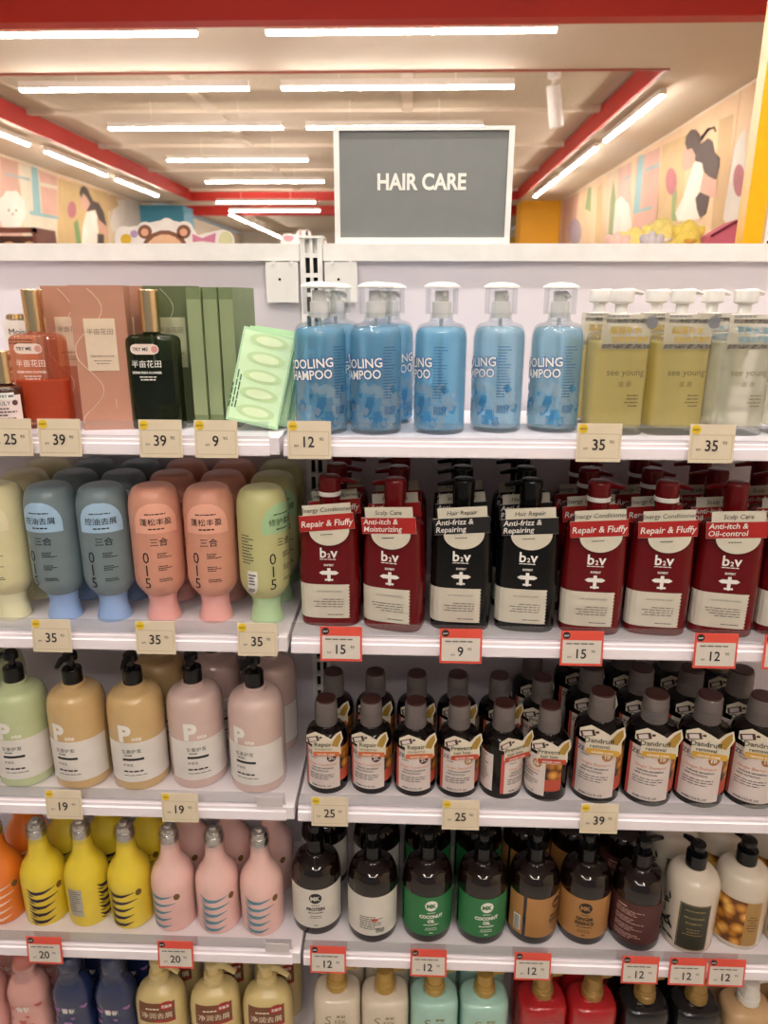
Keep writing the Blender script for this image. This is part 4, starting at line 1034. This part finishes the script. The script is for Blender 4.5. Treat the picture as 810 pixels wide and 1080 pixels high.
def make_wavy(body, ink, neckc):
    def f(root):
        ax, ay = 1., .75
        pr = fillet([(0, 0), (.040, 0, .008), (.043, .05, .02), (.037, .10, .02), (.041, .140, .02), (.030, .168, .012), (.020, .182, .006), (.024, .198, .006), (.012, .204), (0, .206)], 6)
        sf = Surf(pr[:-8], ax, ay, 2.6)
        MB().lathe(pr, 32, ax, ay, 2.6).build('bottle_body', mat('wavybody_' + body, body, .25, coat=.4), root, 60)
        MB().lathe(fillet([(0, .198), (.020, .198, .003), (.021, .214, .006), (.012, .224, .004), (0, .225)]), 20).build('pump_head', mat('wavycap_' + neckc, neckc, .3), root, 45)
        fl_ = MB().lathe([(.0255, .17), (.0275, .19), (.0262, .215), (.021, .228)], 18, 1, .9); fl_.f = [q for q in fl_.f if len(q) == 4]; fl_.build('shrink_film', CLEAR, root, 60)
        R = random.Random(2); b = MB(); mp = sf.mp(.0006)
        for k in range(10):
            u, v, w = R.uniform(-.03, .03), R.uniform(.05, .125), R.uniform(.003, .009)
            b.poly(mp, [(u + w * (1 + .5 * math.sin(3 * t)) * math.cos(t), v + w * (1 + .4 * math.cos(2 * t)) * math.sin(t)) for t in [2 * PI * i / 9 for i in range(9)]])
        b.build('petal_print', mat('petal_' + ink, ink, .5), root)
        MB().text('香氛', .014, sf.mp(.001), 0, .108, .02).build('lettering', WINK, root)
    return f
K5P = Kind('shower_pump_bottle', 'bottle', make_wavy('e0a8a0', 'c05a58', 'd07868')); K5B = Kind('shower_pump_bottle', 'bottle', make_wavy('26345c', '9a6aa8', '303c60'))
def make_seek(body, ink, neck):
    def f(root):
        ax, ay = 1., .8
        pr = fillet([(0, 0), (.0455, 0, .006), (.0465, .03), (.0465, .166, .018), (.0205, .170, .003), (.0195, .176)], 7)
        sf = Surf(pr, ax, ay, 3.2)
        MB().lathe(pr, 40, ax, ay, 3.2).build('bottle_body', mat('seekbody_' + body, body, .25, coat=.4), root, 45)
        gm = mat('pump_' + neck, neck, .32, .35 if neck != 'e4e0d8' else 0.)
        MB().lathe(fillet([(0, .174), (.0205, .174), (.0205, .187, .0015), (.0185, .188), (.0185, .198, .0015), (0, .198)]), 24).build('pump_collar', gm, root, 40)
        h = MB().lathe(fillet([(0, .197), (.0170, .197), (.0165, .212, .001), (.0160, .219, .002), (0, .220)]), 22)
        h.tube([(0, 0, .213), (.020, .006, .211), (.038, .010, .206)], [.0075, .006, .0045], 8); h.build('pump_head', gm, root, 40)
        m1 = sf.mp(.0005)
        b = MB().text('S', .030, m1, -.017, .118, -.005, res=3, shear=.15).text('EEK', .0145, m1, .008, .118, .0, res=3).text('時刻', .0085, m1, .008, .133, .02); b.lines(m1, -.02, .024, .100, 2, .006, .002, 3, 'c'); b.build('lettering', mat('seekink_' + ink, ink, .4), root)
    return f
K5 = {'ivory': Kind('shampoo_pump_bottle', 'bottle', make_seek('ddd0bc', '8a7440', 'b8954e')), 'mint': Kind('shampoo_pump_bottle', 'bottle', make_seek('a8d2c4', '8a7440', 'b8954e')),
      'red': Kind('shampoo_pump_bottle', 'bottle', make_seek('b01c22', '6a1014', 'a8864a')), 'black': Kind('shampoo_pump_bottle', 'bottle', make_seek('141416', '4a4444', 'a8864a')),
      'tan': Kind('shampoo_pump_bottle', 'bottle', make_seek('c8a67c', '8a6a44', 'e4e0d8'))}
G5 = 'pump bottles on the bottom shelf'
for i, (x, rz) in enumerate(((-.0950, 4), (-.2000, 8), (-.3090, 170))):
    w = ['nearest the slotted post', 'second from the post', 'beside the navy ones'][i]
    K5C.put(x, .064, Z5, rz if rz < 90 else 2, f'butter yellow pump bottle with brown label in front, {w}', G5)
    K5C.put(x + .004, .150, Z5, 6, f'butter yellow pump bottle with brown label in the back row, {w}', G5)
for x, lab in ((-.3990, 'navy blue wavy pump bottle in front, beside the butter yellow one'), (-.4850, 'navy blue wavy pump bottle in front, beside the pink one')):
    K5B.put(x, .064, Z5, 0, lab, G5); K5B.put(x + .004, .150, Z5, 0, lab.replace('in front', 'in the back row'), G5)
for x, lab in ((-.5760, 'pink wavy pump bottle in front, beside the navy blue one'), (-.6650, 'pink wavy pump bottle in front, at the row end')):
    K5P.put(x, .064, Z5, 0, lab, G5); K5P.put(x + .004, .150, Z5, 0, lab.replace('in front', 'in the back row'), G5)
for c, x, w in [('ivory', .0430, 'nearest the slotted post'), ('ivory', .1370, 'beside the mint ones'), ('mint', .2330, 'beside the ivory ones'), ('mint', .3300, 'beside the red ones'), ('red', .4420, 'beside the mint ones'),
                ('red', .5370, 'beside the black ones'), ('black', .6370, 'beside the red ones'), ('black', .7350, 'beside the tan one'), ('tan', .8330, 'beside the black ones'), ('tan', .9300, 'at the row end')]:
    n = {'ivory': 'gold', 'mint': 'gold', 'red': 'gold', 'black': 'gold', 'tan': 'white'}[c]
    K5[c].put(x, .062, Z5, 4, f'{c} shampoo bottle with {n} pump in front, {w}', G5)
    K5[c].put(x + .003, .142, Z5, 0, f'{c} shampoo bottle with {n} pump in the back row, {w}', G5)

# ---- price tags
def price_tag(px0, px1, shelf, num, red, label, yoff=0.):
    z = SZ[shelf]
    a = at_y((px0 + px1) / 2, [463, 672, 848, 995][shelf], -.006)
    zt = .026 - (.004 if red else 0); W = .031 if not red else .0325; Hc = .054 if not red else .056
    o = empty('price_tag', (a[0], -.0065, z + zt - Hc)); o.rotation_euler = (math.radians(-6), 0, math.radians(0))
    f = flat(-.0012); f2 = flat(-.0018); f3 = flat(-.0024)
    if not red:
        MB().box(-W, W, -.0008, .0004, 0, Hc).build('card', mat('tag_card', 'd9cbb2', .55), o)
        l = MB(); l.rect(f, -W + .003, W - .003, Hc - .0152, Hc - .0146, 1).rect(f, -W + .003, W - .003, .005, .0055, 1).rect(f, -W + .003, -W + .0035, .0055, Hc - .0152, 1).rect(f, W - .0035, W - .003, .0055, Hc - .0152, 1); l.build('card_border', mat('tag_line', 'a8977a', .6), o)
        d = MB().disc(f, -W + .008, Hc - .0075, .0066).build('yellow_sticker', mat('sticker_yellow', 'e2c02c', .5), o)
        MB().text('NEW', .004, f2, -W + .008, Hc - .009, .02).build('lettering', mat('olive_dark', '6a5a10', .6), d)
        v = .017
    else:
        MB().box(-W, W, -.0008, .0004, 0, Hc).build('card', mat('tag_red', 'dd5040', .5), o)
        MB().rect(f, -W + .003, W - .003, .004, Hc - .0145, 1).build('card_face', mat('tag_face', 'd4ccc2', .55), o)
        d = MB().disc(f, -W + .0085, Hc - .007, .0058).build('black_sticker', INK, o)
        MB().text('HOT', .0036, f2, -W + .0085, Hc - .0085, .02).build('lettering', WINK, d)
        MB().lines(f2, -W + .008, W - .006, Hc - .021, 1, .003, .0022, 5).build('small_print', GREYINK, o)
        v = .0125
    w, dec = num.split('.')
    b = MB().text('RM', .0050, f2, -.0185 if len(w) > 1 else -.012, v, .0, sx=.9).text(w, .0215, f2, -.0005, v, .012, res=3, sx=.92).text(dec, .0068, f2, .0175 if len(w) > 1 else .0135, v + .009, .0)
    b.build('price_print', INK, o)
    return tag(o, label, 'price tag', 'shelf price tags')
C_, R_ = 'cream price tag', 'red framed price tag'
for a in [(-16, 38, 0, '25.90', 0, f'{C_} 25.90 below the serum bottles'), (38, 87, 0, '39.90', 0, f'{C_} 39.90 below the orange oil bottle'), (146, 192, 0, '39.90', 0, f'{C_} 39.90 below the dark green oil bottle'),
          (204, 251, 0, '9.90', 0, f'{C_} 9.90 below the mint capsule packs'), (303, 349, 0, '12.90', 0, f'{C_} 12.90 below the blue bottles'), (608, 657, 0, '35.90', 0, f'{C_} 35.90 below the yellow square bottle'), (726, 778, 0, '35.90', 0, f'{C_} 35.90 below the colourless square bottle'),
          (33, 75, 1, '35.90', 0, f'{C_} 35.90 below the cream and blue grey bottles'), (143, 184, 1, '35.90', 0, f'{C_} 35.90 below the first pink capsule bottle'), (250, 292, 1, '35.90', 0, f'{C_} 35.90 below the pale green capsule bottle'),
          (338, 381, 1, '15.90', 1, f'{R_} 15.90 near the slotted post'), (465, 508, 1, '9.90', 1, f'{R_} 9.90 below the black Anti-frizz bottle'), (593, 637, 1, '15.90', 1, f'{R_} 15.90 below the Repair and Fluffy bottles beside the black ones'), (734, 781, 1, '12.90', 1, f'{R_} 12.90 below the Oil-control bottle'), (809, 855, 1, '12.90', 1, f'{R_} 12.90 at the end of the second shelf'),
          (47, 86, 2, '19.90', 0, f'{C_} 19.90 between the tan and green lotion bottles'), (169, 209, 2, '19.90', 0, f'{C_} 19.90 below the pink lotion bottle beside the tan'), (327, 368, 2, '25.90', 0, f'{C_} 25.90 below the Repair bottles'), (466, 507, 2, '25.90', 0, f'{C_} 25.90 below the Prevent hair loss bottles'), (613, 655, 2, '39.90', 0, f'{C_} 39.90 below the Dandruff removal bottles'),
          (27, 63, 3, '20.90', 1, f'{R_} 20.90 below the yellow slender bottles'), (165, 202, 3, '20.90', 1, f'{R_} 20.90 below the pink slender bottles'), (327, 364, 3, '12.90', 1, f'{R_} 12.90 below the PROTEIN bottle'), (434, 471, 3, '12.90', 1, f'{R_} 12.90 below the green COCONUT OIL bottles'),
          (545, 583, 3, '12.90', 1, f'{R_} 12.90 below the tan label bottles'), (660, 699, 3, '12.90', 1, f'{R_} 12.90 below the wine red label bottle'), (711, 750, 3, '12.90', 1, f'{R_} 12.90 below the olive leaf print bottle'), (753, 792, 3, '12.90', 1, f'{R_} 12.90 below the golden picture bottle')]:
    price_tag(*a)
# empty tag holders at the left bay's shelf ends
for sh, x, lab in ((2, -.058, 'blank white tag holder at the end of the third shelf'), (3, -.058, 'blank white tag holder at the end of the fourth shelf')):
    o = MB().box(-.022, .022, -.0012, .0008, .0, .019).build('tag_holder', mat('holder_grey', 'cfc8ca', .4), None, loc=(x, .006, SZ[sh] - .002)); tag(o, lab, 'tag holder', 'blank tag holders')

# ================================================================== BEHIND THE GONDOLA
def unit(name, x0, x1, y0, y1, top, label, m):
    o = empty(name, ((x0 + x1) / 2, (y0 + y1) / 2, 0)); w = (x1 - x0) / 2; d = (y1 - y0) / 2
    MB().box(-w, w, -d, d, top - .03, top).build('top_board', m, o)
    for s_ in (-1, 1): MB().box(s_ * w - .015, s_ * w + .015, -d, d, 0, top - .03).build('side_panel', m, o)
    MB().box(-w + .015, w - .015, -.01, .01, .08, top - .03).build('back_panel', m, o)
    for k in range(4):
        MB().box(-w + .015, w - .015, -d, d, .1 + k * .38, .12 + k * .38).build('shelf_board', m, o)
    return tag(o, label, 'display unit')
unit('display_unit', -1.25, -.1, 1.55, 2.05, 1.62, 'white display unit behind the shelves under the bear cutout', SHELFW)
unit('display_unit', .45, 1.35, 1.05, 1.55, 1.66, 'white display unit behind the shelves under the plush toys', SHELFW)
unit('display_unit', -1.9, -.9, 5.6, 6.1, 1.95, 'white display unit far back under the bunny cutout', SHELFW)
# bear cutout board
def cutout(name, Y, th, base_pts, cv, label, cat, foot_z):
    pts = [at_y(*cv(*p), Y) for p in base_pts]; x0 = sum(p[0] for p in pts) / len(pts)
    o = empty(name, (x0, Y, foot_z))
    def loc(p): q = at_y(*cv(*p), Y); return (q[0] - x0, q[2] - foot_z)
    low = max(p[1] for p in base_pts)
    ol = [(loc(p)[0], 0.) if p[1] == low else loc(p) for p in base_pts]
    MB().slab(ol, -th / 2, th / 2).build('board', mat('cutout_white', 'f2ece6', .6), o)
    def add(pn, pp, col, k): MB().slab([loc(p) for p in pp], -th / 2 - .0015 * k, -th / 2 - .0002).build(pn, mat('cut_' + col, col, .6), o)
    tag(o, label, cat); return add
cvB = lambda x, y: (110 + x / 3.522, 215 + y / 3.522)
def arc(cx, cy, r, a0, a1, n=8): return [(cx + r * math.cos(math.radians(a0 + (a1 - a0) * i / n)), cy - r * math.sin(math.radians(a0 + (a1 - a0) * i / n))) for i in range(n + 1)]
outl = [(40, 270), (40, 120)] + arc(75, 110, 28, 170, 60, 5) + arc(152, 96, 30, 150, 60, 5) + arc(232, 78, 26, 140, 40, 5) + arc(298, 96, 32, 120, 10, 6) + [(345, 118), (400, 104), (420, 100)] + arc(440, 140, 44, 100, 5, 6) + [(488, 270)]
add = cutout('bear_cutout', 1.8, .006, list(reversed(outl)), cvB, 'white edged cutout board of a brown bear head with bow', 'cutout board', 1.62)
def circ(cx, cy, rx, ry, n=18): return list(reversed([(cx + rx * math.cos(2 * PI * i / n), cy + ry * math.sin(2 * PI * i / n)) for i in range(n)]))[::-1][::-1]
add('bear_head', circ(226, 190, 92, 92), '8a5a42', 1); add('ear', circ(152, 104, 26, 26), '8a5a42', 1); add('ear', circ(296, 104, 26, 26), '8a5a42', 1)
add('inner_ear', circ(152, 106, 14, 14), 'eab090', 2); add('inner_ear', circ(296, 106, 14, 14), 'eab090', 2); add('face', circ(226, 195, 78, 82), 'eebf98', 2)
add('eye', circ(190, 176, 5, 7, 10), '3a2620', 3); add('eye', circ(262, 176, 5, 7, 10), '3a2620', 3); add('muzzle', circ(226, 212, 28, 20), 'f6dfc4', 3); add('nose', circ(226, 203, 9, 6, 10), '4a2c24', 4)
add('bow', list(reversed([(328, 112), (365, 128), (415, 108), (412, 145), (365, 138), (330, 142)])), 'd583a2', 1); add('leaf_shape', circ(452, 140, 26, 38), 'd8d8a8', 1); add('flower', circ(82, 132, 20, 20), 'e2b83a', 1); add('star', circ(112, 112, 14, 14), 'b9a0c4', 1)
cvN = lambda x, y: (190 + x / 3.857, 140 + y / 3.857)
outn = [(405, 470), (410, 425), (430, 408), (470, 415), (478, 398), (490, 392), (505, 398), (515, 392), (528, 400), (535, 430), (560, 425), (590, 425), (610, 470)]
add = cutout('bunny_cutout', 5.85, .008, list(reversed(outn)), cvN, 'small pale cutout board with bunny ears far behind', 'cutout board', 1.95)
add('ear', circ(490, 408, 6, 16, 10), 'c9a0a0', 1); add('ear', circ(516, 410, 6, 16, 10), '6a5a6a', 1); add('bow', circ(440, 430, 22, 14, 12), 'c9929a', 1)

# plush toys on the right unit
def plush(x, y, zt, r, col, label, wing=None):
    o = empty('plush_toy', (x, y, 1.66)); h = zt - 1.66
    m = mat('plush_' + col, col, .95, vary=.10, scale=60)
    pr = [(0, 0), (r * .85, .002), (r, h * .3), (r * .92, h * .62), (r * .62, h * .88), (r * .3, h * .97), (0, h)]
    MB().lathe(fillet([(a, b, .03) for a, b in pr], 5), 24).build('plush_body', m, o, 180)
    fm = mat('plush_fold_' + (wing or col), wing or col, .95, vary=.08, scale=60)
    for s_ in (-1, 1):
        MB().lathe(fillet([(0, -.020), (.013, -.016, .008), (.015, .004, .008), (.008, .018, .006), (0, .020)], 4), 14, 1, .7).build('ear', m, o, 180, loc=(s_ * r * .72, -.004, h * .80), rot=(0, s_ * .7, 0))
    MB().tube([(-r * .42, -r * .72, h * .66), (-r * .1, -r * .92, h * .62), (r * .3, -r * .80, h * .66)], [.004, .009, .004], 10).build('fold', fm, o, 180)
    return tag(o, label, 'plush toy', 'plush toys on the display unit')
def pxx(x, y, Y): return at_y(x, y, Y)
for (px, py, Y, r, col, lab, wg) in [(670, 239, 1.24, .046, 'f0dc86', 'pale yellow plush toy beside the pink eared one', 'e2a648'), (699, 229, 1.42, .060, 'f2e28c', 'taller yellow plush toy with white tuft between two others', 'f6f0e2'), (727, 231, 1.24, .044, 'eed66a', 'bright yellow plush toy beside the pink bag', 'e2a648'),
                                     (652, 244, 1.11, .026, 'ecc0b4', 'small pale pink plush toy in front of the yellow ones', None), (688, 243, 1.12, .024, 'c4bcc0', 'small grey plush toy in front of the yellow ones', None)]:
    q = pxx(px, py, Y); plush(q[0], Y, q[2], r, col, lab, wg)
q = pxx(762, 229, 1.25)
o = empty('pink_pouch', (q[0], 1.25, 1.66)); hh = q[2] - 1.66
MB().slab([(-.045, 0), (.06, 0), (.065, hh * 1.0), (.02, hh * .92), (-.04, hh * .72), (-.052, hh * .5)], -.035, .035).build('pouch_body', mat('pink_cloth', 'd9728a', .8, vary=.08, bump=.3), o)
MB().tube([(-.04, -.036, hh * .70), (.02, -.037, hh * .90), (.064, -.036, hh * .98)], .004, 6).build('zip', mat('dark_pink', '8a2c48', .6), o, 60)
tag(o, 'pink cloth pouch with dark zip beside the yellow post', 'pouch')

# tall yellow framed fixture on the right
yp = at_y(783, 255, .95)
o = empty('yellow_frame_unit', (yp[0], .95, 0)); tag(o, 'tall bright yellow post with white perforated panel beside the plush toys', 'display frame')
MB().box(.0, .047, 0, .045, 0, 2.62).build('yellow_post', mat('yellow_lacquer', 'f4b70e', .35), o)
MB().box(.047, .058, .010, .040, 0, 2.6).build('cream_edge', mat('edge_cream', 'd8b890', .6), o)
pg = MB().box(.058, .30, .012, .024, 0, 2.55).build('perforated_panel', WHITE, o)
h = MB()
for i in range(4):
    for j in range(26): h.box(.066 + i * .018, .074 + i * .018, .0108, .0118, 1.72 + j * .026, 1.73 + j * .026)
h.build('perforation', mat('slot_dark', '1d1b1c', .8), pg)
# brown crate by the left mural
a = at_y(-30, 240, 6.5); c = at_y(39, 247, 6.5)
o = empty('display_crate', (a[0], 6.5, 0)); tag(o, 'dark brown display crate in front of the left mural', 'crate')
wz = c[0] - a[0]
MB().box(0, wz, -.02, .02, a[2] - .05, a[2]).build('header_board', mat('crate_brown', '6a3c2e', .6), o)
MB().box(0, wz, .02, .4, a[2] - .36, a[2] - .32).build('shelf_board', mat('crate_brown', '6a3c2e', .6), o)
MB().box(0, wz, .38, .4, 0, a[2] - .05).build('back_panel', mat('crate_dark', '4a2a22', .6), o)
for xx in (0, wz - .04): MB().box(xx, xx + .04, -.02, .4, 0, a[2]).build('side_panel', mat('crate_brown', '6a3c2e', .6), o)
for i, fx in enumerate((.42, .74)):
    q = MB().lathe(fillet([(0, 0), (.07, .02, .03), (.08, .10, .05), (.05, .19, .04), (0, .20)]), 18).build('plush_ball', mat('plush_tan', 'c49a68', .95, bump=.5), None, 60, loc=(a[0] + wz * fx, 6.66, a[2] - .32))
    tag(q, ['round tan plush in the brown crate, nearer the wall', 'round tan plush in the brown crate, nearer its right side'][i], 'plush toy')
# far fixtures seen between sign and yellow wall
o = MB().box(0, .30, 0, .05, 0, .24).build('hanging_sign', mat('sign_red', 'c8281e', .5), None, loc=tuple(at_y(546, 228, 14.6))); tag(o, 'small red sign hanging far back beside the yellow wall', 'sign')
q = at_y(555, 250, 16)
unit('display_unit', q[0] - 1.1, q[0] + .2, 16, 16.4, q[2], 'far yellow topped display unit beside the yellow wall', mat('unit_yellow', 'd9b24a', .6))
